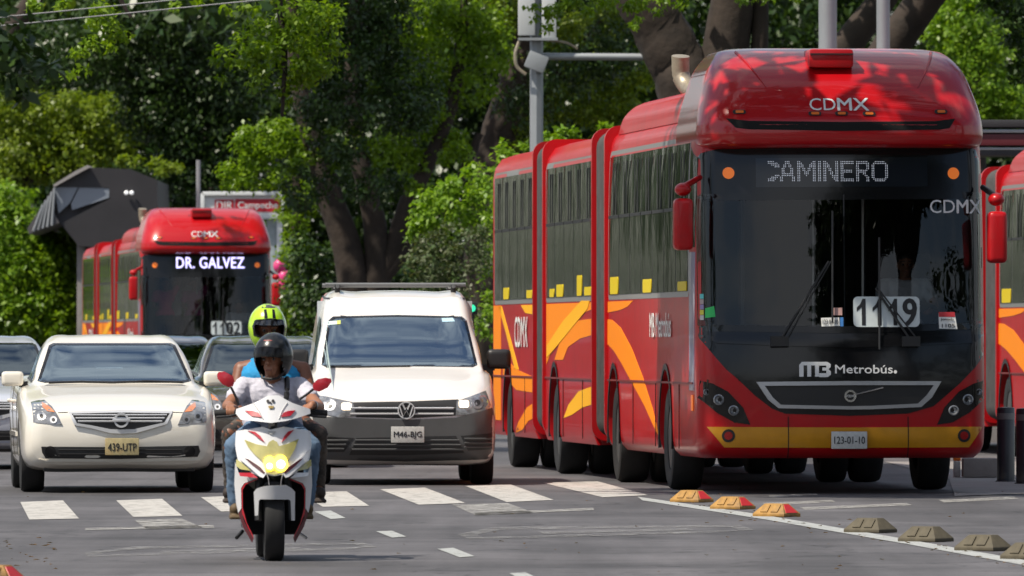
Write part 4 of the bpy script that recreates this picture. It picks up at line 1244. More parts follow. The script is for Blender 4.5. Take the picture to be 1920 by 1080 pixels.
# ------------------------------------------------------------------ scooter
M['sc_white'] = mat('scooter_white', (.68, .68, .69), .28, coat=.8, var=(4, .95))
M['sc_red'] = mat('scooter_red', (.42, .008, .02), .3, coat=.8)
M['sc_lens'] = mat('yellowed_lens', (.48, .44, .16), .15, coat=1.0, var=(12, .75))
M['sc_bulb'] = mat('scooter_lit_lamp', (1, .85, .1), .3, emit=5.0, ecol=(1.0, .74, .04))
M['sc_bulb2'] = mat('scooter_lit_core', (1, .95, .5), .3, emit=9.0, ecol=(1.0, .90, .35))
def SA(pts): return [((a / 4.5 + 400 - 512) / 303., H + (640 - (b / 4.5 + 620)) / 303.) for a, b in pts]
def SB(pts): return [((a / 4.5 + 400 - 512) / 303., H + (640 - (b / 4.5 + 820)) / 303.) for a, b in pts]

def build_scooter(px, Y, yaw):
    root = empty('motor_scooter', (wx(px, Y), Y, 0), yaw)
    tag(root, 'white and red motor scooter with lit yellow headlamp carrying two riders', 'scooter')
    # wheels (front at y=.02, rear at y=1.32)
    wheel(root, .012, .02 + .25, .245, .125, -1, M['rim_dark'], rim_r=.60)
    wheel(root, 0, 1.55, .245, .125, -1, M['rim_dark'], rim_r=.60)
    fr = lambda y0, kx=1.6, kz=.0, z0=.7: (lambda u, v: ((u, y0 + kx * u * u + kz * (v - z0), v), (0, 1, 0)))
    S = lambda name, poly, m, fn, skirt=.05, par=root, res=.03: shell(poly, fn, res, skirt).build(name, m, par)
    body_fn = fr(.16, 2.2, .35, .7)
    # apron
    left = SB([(195, 60), (200, 110), (215, 190), (330, 300), (420, 342), (450, 312), (520, 326)])
    ap = SA([(490, 835), (430, 810), (300, 832), (203, 848)]) + left
    ap = ap + [(-a + .02, b) for a, b in left[::-1][1:]] + [(-a + .02, b) for a, b in SA([(203, 848), (300, 832), (430, 810)])]
    apron = S('apron', ap, M['sc_white'], body_fn, .10)
    pr = fr(.148, 2.2, .35, .7)
    hl = S('headlight', SB([(270, 20), (370, 58), (458, 74), (475, 40), (510, 20), (545, 40), (558, 74), (640, 52), (730, 12), (690, 110), (632, 200), (602, 288), (520, 316), (448, 296), (428, 210), (350, 140), (300, 80)]), M['sc_lens'], pr, .03)
    for (u, v, r) in ((480, 218, 52), (572, 218, 60)):
        S('lit_lamp', SB(circ(u, v, r, 18, r * 1.2)), M['sc_bulb'], fr(.138, 2.2, .35, .7), .01, hl, .02)
    for (u, v, r) in ((478, 240, 24), (574, 225, 36)):
        S('lamp_core', SB(circ(u, v, r, 14)), M['sc_bulb2'], fr(.133, 2.2, .35, .7), .008, hl, .02)
    a2 = fr(.150, 2.2, .35, .7)
    S('red_accent', SA([(300, 845), (360, 852), (405, 890), (440, 942), (385, 905), (345, 870)]), M['sc_red'], a2, .01)
    S('red_accent', SA([(690, 838), (640, 850), (605, 890), (583, 942), (625, 905), (660, 868)]), M['sc_red'], a2, .01)
    for s in (-1, 1):
        mir = (lambda p: p) if s < 0 else (lambda p: [(-a + .022, b) for a, b in p][::-1])
        S('cheek_panel', mir(SB([(205, 100), (260, 150), (330, 215), (420, 285), (447, 305), (425, 340), (395, 330), (330, 270), (235, 190)])), M['sc_white'], fr(.125, 2.2, .35, .7), .03)
        S('cheek_groove', mir(SB([(275, 178), (300, 182), (400, 250), (440, 296), (425, 305), (340, 240)])), mat('groove_maroon', (.07, .012, .018), .4), fr(.121, 2.2, .35, .7), .008)
        S('turn_signal', mir(SB([(203, 185), (250, 215), (325, 282), (235, 268), (200, 240)])), M['sc_lens'], fr(.15, 2.2, .35, .7), .02)
        S('red_stripe', mir(SB([(222, 298), (330, 298), (382, 342), (232, 326)])), M['sc_red'] if s < 0 else M['sc_white'], fr(.155, 2.2, .35, .7), .02)
        S('leg_shield', mir(SB([(197, 210), (225, 300), (380, 345), (270, 390), (245, 430), (248, 600), (222, 640), (205, 560), (190, 400)])), M['sc_white'], fr(.26, 1.2, .0), .14)
        S('lower_fairing', mir(SB([(224, 645), (249, 604), (262, 690), (300, 765), (350, 855), (338, 892), (262, 760)])), mat('scooter_maroon', (.09, .010, .016), .35, coat=.6), fr(.26, 1.2, .0), .14)
        S('shield_edge', mir(SB([(385, 348), (275, 392), (248, 432), (252, 640), (302, 762), (352, 860), (346, 830), (292, 720), (260, 600), (258, 445), (284, 400), (390, 354)])), M['sc_red'], fr(.255, 1.2, .0), .02)
    # dark cavity behind the wheel, floor, body, seat
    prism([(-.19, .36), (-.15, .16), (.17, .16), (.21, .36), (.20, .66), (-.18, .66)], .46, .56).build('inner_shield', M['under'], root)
    MB().box((.01, .85, .235), (.36, .62, .09)).build('floorboard', M['black'], root, bevel=.02)
    prism([(1.10, .24), (1.95, .40), (2.02, .66), (1.80, .70), (1.10, .68)], -.14, .15, 'yz').build('tail_body', M['sc_white'], root, bevel=.03)
    prism([(1.02, .66), (2.0, .70), (2.0, .76), (1.5, .75), (1.02, .72)], -.13, .14, 'yz').build('saddle', mat('saddle_vinyl', (.02, .02, .022), .6), root, bevel=.02)
    MB().tube([(.18, 1.2, .26), (.19, 1.75, .30)], .05, 10).build('muffler', M['rim_dark'], root)
    MB().tube([(.13, .95, .20), (.235, .88, .13)], .010, 6).build('kick_stand', M['steel'], root)
    MB().tube([(-.16, 1.1, .17), (-.20, 1.0, .13)], .012, 6).build('side_stand', M['black'], root)
    # fork and fender
    for s in (-1, 1): MB().tube([(.012 + s * .095, .27, .25), (.012 + s * .085, .36, .72)], .024, 8).build('fork_leg', M['black'], root)
    MB().tube([(.01, .36, .70), (.01, .48, 1.0)], .03, 8).build('steering_column', M['black'], root)
    fd = SB([(345, 462), (370, 430), (420, 412), (470, 405), (570, 402), (615, 400), (660, 425), (692, 458), (692, 700), (662, 700), (655, 535), (640, 522), (400, 520), (386, 530), (380, 655), (355, 660)])
    S('front_fender', fd, M['sc_white'], fr(-.0, 3.5, -.25, .45), .10)
    for s in (-1, 1):
        x0 = .012 + s * .04; MB().tube([(x0 + s * .012, .008, .545), (x0, .0, .51), (x0 - s * .004, .012, .475)], .0035, 5).build('fender_crease', mat('crease_grey', (.30, .29, .30), .5), root)
    # headset
    top_l = SA([(200, 700), (205, 662), (350, 612), (415, 580), (470, 546)])
    hs = top_l + [(-a + .018, b) for a, b in top_l[::-1]] + SA([(725, 735), (620, 762), (490, 778), (360, 762), (240, 752)])
    hd_fn = fr(.20, 1.9, .5, .95)
    h_ = S('headset_fairing', hs, M['sc_white'], hd_fn, .10)
    hd2 = fr(.190, 1.9, .5, .95)
    S('fairing_lens', SA([(275, 675), (340, 676), (385, 690), (415, 730), (330, 720)]), M['sc_red'], hd2, .01, h_)
    S('fairing_lens', SA([(700, 672), (640, 676), (598, 692), (580, 728), (660, 718)]), M['sc_red'], hd2, .01, h_)
    for pth in (SA([(350, 615), (395, 680), (425, 745)]), SA([(632, 610), (585, 680), (560, 745)])):
        MB().tube([(p[0], hd_fn(p[0], p[1])[0][1] - .003, p[1]) for p in pth], .004, 5).build('fairing_crease', mat('crease_light', (.5, .5, .5), .4), h_)
    for c_ in (circ(468, 594, 13, 10), circ(512, 592, 13, 10), circ(490, 606, 9, 8)):
        S('badge_mark', SA(c_), M['ink'], hd2, .004, h_, .02)
    S('badge_mark', SA([(470, 634), (520, 634), (512, 655), (478, 655)]), mat('badge_gold', (.35, .25, .08), .4, .6), hd2, .004, h_, .02)
    S('apron_badge', SA([(462, 852), (500, 846), (538, 850), (520, 866), (500, 876), (480, 868)]), mat('badge_grey', (.4, .4, .4), .4), fr(.150, 2.2, .35, .7), .004, root, .02)
    # bars, grips, levers, mirrors
    for s in (-1, 1):
        MB().tube([(s * .10, .42, .93), (s * .20, .42, .925), (s * .33, .46, .915)], .016, 8).build('handlebar', M['black'], root)
        MB().tube([(s * .215, .425, .922), (s * .345, .465, .912)], .0215, 10).build('grip', M['tyre'], root)
        MB().tube([(s * .19, .38, .915), (s * .26, .36, .895), (s * .34, .38, .89)], .008, 6).build('brake_lever', M['black'], root)
    for pts, st in ((SA([(45, 372), (58, 350), (105, 345), (180, 385), (192, 430), (180, 470), (140, 478), (90, 452), (48, 405)]), ((165, 480), (205, 560), (228, 630))), (SA([(852, 470), (860, 445), (900, 410), (960, 398), (1008, 405), (1015, 430), (980, 482), (910, 516), (865, 505)]), ((860, 495), (800, 545), (745, 580)))):
        c0 = np.mean(np.array(pts), axis=0)
        m_ = S('mirror', pts, M['sc_red'], (lambda c0: (lambda u, v: ((u, .36 + 3.2 * ((u - c0[0]) ** 2 + (v - c0[1]) ** 2), v), (0, 1, 0))))(c0), .045, root, .02)
        q = SA(st); MB().tube([(q[0][0], .40, q[0][1]), (q[1][0], .42, q[1][1]), (q[2][0], .42, q[2][1])], .008, 6).build('mirror_stalk', M['black'], m_)
    return root
# ------------------------------------------------------------------ ground, road, markings
def sheet(name, poly, z, m, parent=None, kind=None):
    b = MB(); b.add([(x, y, z) for x, y in poly], [tuple(range(len(poly)))])
    me = b.mesh(name)
    if me.polygons[0].normal.z < 0: me.flip_normals()
    o = link(name, me, m, parent, False)
    if kind: o['kind'] = kind
    return o

def asphalt_mat():
    m = bpy.data.materials.new('asphalt'); m.use_nodes = True
    t = m.node_tree; b = t.nodes['Principled BSDF']
    tc = t.nodes.new('ShaderNodeTexCoord')
    def noise(s, d, r=.6, vec=None, stretch=None):
        n = t.nodes.new('ShaderNodeTexNoise'); n.inputs['Scale'].default_value = s; n.inputs['Detail'].default_value = d; n.inputs['Roughness'].default_value = r
        if stretch:
            mp = t.nodes.new('ShaderNodeMapping'); mp.inputs['Scale'].default_value = stretch; mp.inputs['Rotation'].default_value = (0, 0, math.radians(-4.1))
            t.links.new(tc.outputs['Object'], mp.inputs['Vector']); t.links.new(mp.outputs[0], n.inputs['Vector'])
        else: t.links.new(tc.outputs['Object'], n.inputs['Vector'])
        return n.outputs['Fac']
    def ramp(x, a, b_, c0, c1):
        r = t.nodes.new('ShaderNodeMapRange'); r.inputs['From Min'].default_value = a; r.inputs['From Max'].default_value = b_
        r.inputs['To Min'].default_value = c0; r.inputs['To Max'].default_value = c1; t.links.new(x, r.inputs['Value']); return r.outputs[0]
    def mul(a, b_):
        n = t.nodes.new('ShaderNodeMath'); n.operation = 'MULTIPLY'; t.links.new(a, n.inputs[0]); t.links.new(b_, n.inputs[1]); return n.outputs[0]
    k = mul(ramp(noise(60, 3), .3, .7, .75, 1.25), ramp(noise(.35, 5, .65), .3, .7, .62, 1.28))
    k = mul(k, ramp(noise(.9, 4, .6, None, (1.3, .06, 1)), .35, .65, .70, 1.22))       # tyre-polished bands along the lanes
    k = mul(k, ramp(noise(2.2, 8, .8), .60, .72, 1.0, .62))                              # oil and patch stains
    vo = t.nodes.new('ShaderNodeTexVoronoi'); vo.feature = 'DISTANCE_TO_EDGE'; vo.inputs['Scale'].default_value = .42
    wob = t.nodes.new('ShaderNodeVectorMath'); wob.operation = 'ADD'
    nz = t.nodes.new('ShaderNodeTexNoise'); nz.inputs['Scale'].default_value = 1.8; nz.inputs['Detail'].default_value = 5
    t.links.new(tc.outputs['Object'], nz.inputs['Vector']); t.links.new(tc.outputs['Object'], wob.inputs[0]); t.links.new(nz.outputs['Color'], wob.inputs[1]); t.links.new(wob.outputs[0], vo.inputs['Vector'])
    k = mul(k, ramp(vo.outputs['Distance'], .004, .012, .45, 1.0))                       # sealed cracks
    k = mul(k, ramp(noise(.16, 3, .5), .52, .56, 1.0, .80))                               # resurfaced patches
    mx = t.nodes.new('ShaderNodeMix'); mx.data_type = 'RGBA'; mx.blend_type = 'MULTIPLY'; mx.inputs[0].default_value = 1
    mx.inputs[6].default_value = (.092, .088, .094, 1); t.links.new(k, mx.inputs[7]); t.links.new(mx.outputs[2], b.inputs['Base Color'])
    b.inputs['Roughness'].default_value = .72
    bp = t.nodes.new('ShaderNodeBump'); bp.inputs['Strength'].default_value = .35; bp.inputs['Distance'].default_value = .01
    t.links.new(noise(90, 2), bp.inputs['Height']); t.links.new(bp.outputs[0], b.inputs['Normal'])
    return m

def worn_paint(name, col, keep):
    """road paint whose worn spots let the asphalt show; keep = share of paint left"""
    m = bpy.data.materials.new(name); m.use_nodes = True
    t = m.node_tree; b = t.nodes['Principled BSDF']; out = t.nodes['Material Output']
    b.inputs['Base Color'].default_value = (*col, 1); b.inputs['Roughness'].default_value = .6
    tc = t.nodes.new('ShaderNodeTexCoord')
    n = t.nodes.new('ShaderNodeTexNoise'); n.inputs['Scale'].default_value = 5.5; n.inputs['Detail'].default_value = 9; n.inputs['Roughness'].default_value = .75
    t.links.new(tc.outputs['Object'], n.inputs['Vector'])
    r = t.nodes.new('ShaderNodeMapRange'); c = .5 + (keep - .5) * .42
    r.inputs['From Min'].default_value = c - .07; r.inputs['From Max'].default_value = c + .07; r.inputs['To Min'].default_value = 1; r.inputs['To Max'].default_value = .06
    t.links.new(n.outputs['Fac'], r.inputs['Value'])
    tr = t.nodes.new('ShaderNodeBsdfTransparent'); mx = t.nodes.new('ShaderNodeMixShader')
    t.links.new(r.outputs[0], mx.inputs[0]); t.links.new(tr.outputs[0], mx.inputs[1]); t.links.new(b.outputs[0], mx.inputs[2]); t.links.new(mx.outputs[0], out.inputs['Surface'])
    return m

M['soil'] = mat('soil', (.05, .045, .03), .95, var=(.4, .6), bump=(4, .4))
ASPH = asphalt_mat()
PAINT = worn_paint('crossing_paint', (.46, .44, .41), .70)
PAINT_OLD = worn_paint('faded_paint', (.36, .35, .33), .50)
PAINT_FAINT = worn_paint('nearly_gone_paint', (.26, .255, .25), .40)
PAINT_LINE = worn_paint('line_paint', (.36, .37, .36), .72)
CONC = mat('concrete', (.27, .25, .24), .8, var=(1.6, .7), bump=(20, .2), dirt=(3, (.14, .12, .1), .5))

ground = sheet('ground', [(-900, -300), (900, -300), (900, 2500), (-900, 2500)], -.02, M['soil'], kind='structure')
road = sheet('road', [(-14, -200), (22, -200), (12, 420), (-60, 420)], 0.0, ASPH, kind='structure')
def mark(name, pts, m, z=.004):
    return sheet(name, [gnd(*p) for p in pts], z, m, road)
for pts in ([(38, 942), (118, 939), (148, 973), (55, 975)], [(218, 939), (304, 936), (342, 968), (250, 970)],
            [(377, 933), (455, 930), (500, 958), (415, 960)], [(560, 924), (650, 922), (692, 949), (605, 951)],
            [(712, 918), (797, 915), (873, 944), (785, 947)], [(873, 912), (957, 909), (1038, 938), (950, 942)],
            [(1018, 906), (1120, 903), (1215, 929), (1130, 933)]):
    mark('crosswalk_stripe', pts, PAINT)
for pts in ([(252, 976), (340, 973), (380, 990), (275, 993)], [(848, 947), (952, 944), (1000, 962), (892, 967)]):
    mark('faded_stripe', pts, PAINT_OLD)
for pts in ([(705, 997), (735, 996), (762, 1007), (735, 1009)], [(820, 1030), (850, 1028), (890, 1044), (862, 1046)], [(590, 960), (620, 958), (648, 972), (620, 974)], [(955, 1076), (985, 1074), (1010, 1086), (978, 1088)]):
    mark('lane_dash', pts, PAINT_LINE)
mark('stop_line', [(160, 991), (400, 985), (402, 990), (160, 995)], PAINT_OLD)
mark('stop_line', [(890, 962), (1112, 953), (1114, 957), (890, 967)], PAINT_OLD)
mark('lane_edge_line', [(1195, 932), (1430, 966), (1700, 1012), (1960, 1058), (1960, 1068), (1700, 1021), (1430, 974), (1205, 939)], PAINT_LINE)
for ring_o, ring_i in (([(858, 1003), (925, 989), (1385, 985), (1415, 994), (1330, 1000), (880, 1012)], [(895, 1003), (940, 994), (1370, 989), (1385, 994), (1320, 996), (905, 1008)]),
                       ([(158, 1037), (250, 1026), (680, 1018), (708, 1026), (640, 1032), (165, 1045)], [(190, 1037), (262, 1030), (665, 1022), (680, 1026), (630, 1028), (195, 1041)])):
    b = MB(); n = len(ring_o)
    b.add([(*gnd(*p), .004) for p in ring_o] + [(*gnd(*p), .004) for p in ring_i], [(i, (i + 1) % n, (i + 1) % n + n, i + n)[::-1] for i in range(n)])
    me = b.mesh('painted_symbol', fix=False)
    if me.polygons[0].normal.z < 0: me.flip_normals()
    link('painted_symbol', me, PAINT_FAINT, road, False)
mark('painted_symbol', [(1010, 998), (1290, 991), (1300, 995), (1020, 1002)], PAINT_FAINT)
mark('painted_symbol', [(300, 1034), (560, 1026), (566, 1030), (305, 1038)], PAINT_FAINT)
for pts in ([(1430, 944), (1560, 938), (1566, 942), (1436, 949)], [(1500, 952), (1700, 944), (1710, 948), (1510, 957)], [(1760, 938), (1900, 932), (1910, 936), (1770, 943)], [(1440, 930), (1530, 926), (1534, 929), (1446, 934)]):
    mark('bus_lane_marking', pts, PAINT_OLD)
sheet('pavement', [gnd(1790, 931), gnd(1990, 924), (9.5, 125), (4.2, 125), gnd(1780, 899)], .006, CONC, kind='structure')
# planted median along the right side of the bus lane, with a kerb
mk = lambda y, o: (13.0 - .08 * y + o, y)
b = MB(); pts = [mk(150, 0), mk(150, 16), mk(420, 16), mk(420, 0)]
med = prism(pts, 0.0, .16, 'xy').build('median', M['soil'], None, smooth=False); med['kind'] = 'structure'
kb = prism([mk(149.7, -.18), mk(149.7, 16), mk(150, 16), mk(150, .0), mk(420, .0), mk(420, -.18)], .001, .19, 'xy').build('kerb', CONC, None, smooth=False); kb['kind'] = 'structure'

# ------------------------------------------------------------------ lane separators, bollards, plinth
M['sep_yellow'] = mat('separator_yellow', (.42, .22, .045), .7, var=(14, .6), dirt=(9, (.12, .08, .05), .8))
M['sep_dull'] = mat('separator_dusty', (.105, .088, .055), .8, var=(14, .6), dirt=(9, (.08, .07, .05), .8))
M['sep_red'] = mat('separator_red', (.55, .02, .02), .4)
def separator(px, py, rz, label, m, red, scale=1.0):
    x, y = gnd(px, py)
    root = empty('lane_separator', (x, y, 0), rz); tag(root, label, 'lane separator', 'lane separators along the bus lane edge'); root.scale = (scale,) * 3
    L, Wd, h = .34, .24, .115
    b = MB()
    b.add([(-L / 2, -Wd / 2, .003), (L / 2, -Wd / 2, .003), (L / 2, Wd / 2, .003), (-L / 2, Wd / 2, .003), (-L / 2, -Wd / 2, .028), (L / 2, -Wd / 2, .028), (L / 2, Wd / 2, .028), (-L / 2, Wd / 2, .028),
           (-L / 2 + .075, -.045, h), (L / 2 - .075, -.045, h), (L / 2 - .075, .045, h), (-L / 2 + .075, .045, h)],
          [(3, 2, 1, 0), (0, 1, 5, 4), (1, 2, 6, 5), (2, 3, 7, 6), (3, 0, 4, 7), (4, 5, 9, 8), (5, 6, 10, 9), (6, 7, 11, 10), (7, 4, 8, 11), (8, 9, 10, 11)])
    b.build('block', m, root, bevel=.006, angle=25)
    sl = math.atan2(h - .028, Wd / 2 - .045)
    for s in (-.055, .055):
        MB().box((s, -.0855, .073), (.075, .082, .012), Matrix.Rotation(sl, 3, 'X')).build('side_pad', m, root, bevel=.004)
    if red:
        q = MB().add([(L / 2 - .006, -Wd / 2 + .03, .034), (L / 2 - .006, Wd / 2 - .03, .034), (L / 2 - .072, .036, h - .006), (L / 2 - .072, -.036, h - .006)], [(0, 1, 2, 3)])
        o = shell([(-.085, .036), (.085, .036), (.036, .108), (-.036, .108)], lambda u, v: ((L / 2 + .004 - (v - .028) / (h - .028) * .075, u, v), (-1, 0, 0)), .05, .012).build('reflector', M['sep_red'], root)
    return root
RZ = math.radians(-38)
sepl = ['yellow lane separator block with red reflector nearest the big bus tyre', 'yellow lane separator with red end, second from the big bus', 'yellow lane separator with red end, third from the big bus',
        'dull brown lane separator block, first after the three red-ended ones', 'dusty brown lane separator block, second of the row without reflectors', 'dusty brown lane separator block, last whole one before the right picture edge', 'dusty lane separator block cut by the right edge of the picture']
for i, (px, py) in enumerate(((1297, 942), (1374, 955), (1456, 969), (1632, 999), (1736, 1016), (1844, 1033), (1932, 1049))):
    separator(px, py, RZ, sepl[i], M['sep_yellow'] if i < 3 else M['sep_dull'], i < 3, .90 if i < 3 else .92)
separator(-18, 1102, math.radians(-25), 'orange lane separator with red end in the bottom left corner', M['sep_yellow'], True, 1.1)

def bollard(px, py, label):
    x, y = gnd(px, py); root = empty('bollard', (x, y, .006)); tag(root, label, 'bollard', 'dark bollards on the pavement')
    MB().lathe([(.10, 0), (.10, .01), (.086, .012), (.086, .70), (.080, .715), (.02, .72)], (0, 0, 0), 'z', 24).build('post', mat('bollard_navy', (.018, .024, .036), .45, coat=.3, var=(6, .7)), root, angle=30)
    MB().lathe([(.0875, .60), (.0885, .60), (.0885, .66), (.0875, .66)], (0, 0, 0), 'z', 24, True).build('band', mat('bollard_band', (.16, .16, .165), .4), root)
bollard(1886, 904, 'dark navy bollard with grey band close beside the big bus')
bollard(1922, 908, 'dark navy bollard with grey band cut by the right picture edge')
x, y = gnd(1838, 897)
o = MB().box((x, y + .2, .105), (.34, .4, .19)).build('stone_block', CONC, None, bevel=.015); tag(o, 'rough grey concrete block on the pavement behind the bollards', 'block')
x, y = gnd(1798, 897)
root = empty('marker_post', (x, y + .5, .006)); tag(root, 'short pale kerb marker with orange top beside the concrete block', 'marker')
MB().box((0, 0, .08), (.07, .07, .16)).build('post', M['plate'], root, bevel=.008); MB().box((0, 0, .19), (.075, .075, .055)).build('cap', M['amber'], root, bevel=.01)

# ------------------------------------------------------------------ foliage
def leaf_mat(name, c0, c1, transl=.35, rough=.38):
    m = bpy.data.materials.new(name); m.use_nodes = True
    t = m.node_tree; b = t.nodes['Principled BSDF']; out = t.nodes['Material Output']
    g = t.nodes.new('ShaderNodeNewGeometry')
    mx = t.nodes.new('ShaderNodeMix'); mx.data_type = 'RGBA'; mx.inputs[6].default_value = (*c0, 1); mx.inputs[7].default_value = (*c1, 1)
    t.links.new(g.outputs['Random Per Island'], mx.inputs[0])
    t.links.new(mx.outputs[2], b.inputs['Base Color'])
    b.inputs['Roughness'].default_value = rough; b.inputs['Specular IOR Level'].default_value = .40
    tl = t.nodes.new('ShaderNodeBsdfTranslucent')
    br = t.nodes.new('ShaderNodeMix'); br.data_type = 'RGBA'; br.blend_type = 'MULTIPLY'; br.inputs[0].default_value = 1; br.inputs[7].default_value = (1.5, 1.5, .5, 1)
    t.links.new(mx.outputs[2], br.inputs[6]); t.links.new(br.outputs[2], tl.inputs['Color'])
    ms = t.nodes.new('ShaderNodeMixShader'); ms.inputs[0].default_value = transl
    t.links.new(b.outputs[0], ms.inputs[1]); t.links.new(tl.outputs[0], ms.inputs[2]); t.links.new(ms.outputs[0], out.inputs['Surface'])
    return m
LEAF = leaf_mat('leaf_green', (.095, .185, .006), (.20, .31, .014), .45, .40)
LEAF_OLIVE = leaf_mat('leaf_olive', (.10, .165, .010), (.22, .285, .022), .42, .42)
LEAF_LIGHT = leaf_mat('leaf_light', (.12, .24, .014), (.22, .34, .026), .42)
LEAF_DEEP = leaf_mat('leaf_deep', (.016, .042, .008), (.042, .080, .011), .22)  # dark leaf colour; in places it paints foliage shade
LEAF_PALE = leaf_mat('leaf_pale', (.14, .15, .08), (.05, .10, .02), .2, .5)
BARK = mat('bark', (.042, .029, .021), .9, var=(2.4, .4), bump=(7, 1.0))

def leaf_quads(cl, leaf, seed, spread=.34):
    """cl rows: cx, cy, cz, rx, ry, rz, count. Leaves gather on twigs spread through each clump."""
    r = np.random.default_rng(seed); out = []
    for cx, cy, cz, rx, ry, rz, n in cl:
        n = int(n); k = max(3, n // 34)
        d = r.normal(size=(k, 3)); d /= np.linalg.norm(d, axis=1)[:, None]
        rad = r.uniform(.25, 1.05, (k, 1)) ** .55
        tw = d * rad
        i = r.integers(0, k, n)
        R = np.array([rx, ry, rz])
        sp = min(spread, .42 * min(rx, rz))
        p = np.array([cx, cy, cz]) + tw[i] * R + r.normal(size=(n, 3)) * sp * np.array([1, 1, .75]) * .55
        outw = d[i] * .7 + np.array([0, 0, .55]) + r.normal(size=(n, 3)) * .65
        nn = outw / np.linalg.norm(outw, axis=1)[:, None]
        a = r.normal(size=(n, 3)) + np.array([0, 0, -.7]); a -= nn * np.sum(a * nn, 1)[:, None]; a /= np.linalg.norm(a, axis=1)[:, None] + 1e-9
        b_ = np.cross(nn, a)
        L = leaf * r.uniform(.65, 1.25, (n, 1)); Wd = L * r.uniform(.40, .60, (n, 1))
        q = np.stack([p, p + a * L * .45 + b_ * Wd * .5 + nn * L * .06, p + a * L - nn * L * .10, p + a * L * .45 - b_ * Wd * .5 + nn * L * .06], 1)
        out.append(q)
    return np.concatenate(out)

def quads_mesh(Q, name):
    n = len(Q); me = bpy.data.meshes.new(name)
    me.vertices.add(n * 4); me.vertices.foreach_set('co', Q.astype(np.float32).ravel())
    me.loops.add(n * 4); me.loops.foreach_set('vertex_index', np.arange(n * 4, dtype=np.int32))
    me.polygons.add(n); me.polygons.foreach_set('loop_start', np.arange(0, n * 4, 4, dtype=np.int32))
    me.update(calc_edges=True)
    return me

def CL(px, py, Y, rxp, ryp, dens=1.0, dy=None, leaf=.10):
    """a clump seen round photo pixel (px, py) at distance Y"""
    s = F / Y; rx, rz = rxp / s, ryp / s; ry = dy if dy else (rx + rz) / 2
    n = dens * 6.5 * (rx * rz * math.pi) / (leaf * leaf * .5)
    return (wx(px, Y), Y, wz(py, Y), rx, ry, rz, max(40, n))

SEED = [100]
def tree(name, label, cat, group, base, limbs, clumps, m, leaf, upper=(), bark=None, upper_leaf=.42, inner=()):
    root = empty(name, base); tag(root, label, cat, group)
    bx, by, bz = base
    if limbs:
        b = MB()
        for path, r0, r1 in limbs:
            P = catmull(np.array(path, float) - np.array([bx, by, bz]), 6); n = len(P)
            wob = np.random.default_rng(len(P) + SEED[0]).normal(size=(n, 3)) * r0 * .045
            b.tube(P + wob * np.array([1, 1, .3]), [r0 + (r1 - r0) * i / (n - 1) for i in range(n)], 10)
        b.build('trunk', bark or BARK, root)
    SEED[0] += 1
    Q = leaf_quads(clumps, leaf, SEED[0])
    if len(upper): Q = np.concatenate([Q, leaf_quads(upper, upper_leaf, SEED[0] + 500, .9)])
    Q = Q - np.array([bx, by, bz])
    link('crown', quads_mesh(Q, 'crown'), m, root, False)
    if len(inner): link('shaded_crown', quads_mesh(leaf_quads(inner, leaf, SEED[0] + 900) - np.array([bx, by, bz]), 'shaded_crown'), LEAF_DEEP, root, False)  # darker leaf colour paints shaded depth into the crown
    return root

def UP(x, y, z, r, n, rz=None): return (x, y, z + .6, r, r, rz or r * .6, n * .5)  # leaf mass above the frame, placed to shade the foliage below
# ------------------------------------------------------------------ trees and shrubs
G_T = 'street trees behind the traffic'
def pt(px, py, Y): return (wx(px, Y), Y, wz(py, Y))
# overhanging branches close by, top left (trunk stands out of frame to the left)
Y = 128
tree('street_tree', 'tree branches with bright glossy leaves hanging in at the top left', 'tree', G_T, (-11.0, Y, 0),
     [([(-11, Y, 0), (-10.8, Y, 3), (-9.5, Y, 6.5), (-7, Y, 8)], .34, .12), ([(-9.5, Y, 6.5), (-6.6, Y, 6.6), (-5.0, Y, 5.9), (-4.4, Y, 5.1)], .10, .02), ([(-7, Y, 8), (-4, Y, 7.4), (-3, Y, 6.3)], .1, .02)],
     [CL(80, 14, Y, 50, 22, .7), CL(170, 30, Y, 50, 34, .9), CL(205, 60, Y, 36, 30, .9), CL(165, 95, Y, 34, 30, .9), CL(140, 125, Y, 20, 22, .8), CL(30, 10, Y, 40, 14, .6), CL(360, 8, Y, 60, 14, .4), CL(440, 12, Y, 40, 14, .5)],
     LEAF, .085, [UP(-8, 135, 10.5, 3.0, 3000), UP(-4, 135, 9.5, 2.6, 2400), UP(-6, 137, 8.2, 2.2, 1800)])
Y = 58
tree('street_tree', 'blurred dark leaves close to the camera at the left picture edge', 'tree', G_T, (-9, Y, 0),
     [([(-9, Y, 0), (-8.6, Y, 3), (-6, Y, 4.6)], .2, .08), ([(-6, Y, 4.6), (-3.6, Y, 3.4), (-2.85, Y, 2.8)], .05, .01)],
     [(wx(20, Y), Y, wz(110, Y), .20, .3, .16, 90), (wx(70, Y), Y, wz(125, Y), .10, .2, .05, 26), (wx(0, Y), Y, wz(160, Y), .16, .3, .10, 60), (wx(-60, Y), Y, wz(80, Y), .5, .5, .4, 200)],
     LEAF_DEEP, .10, [UP(-6.5, Y, 6.0, 2.2, 800)])
Y = 140
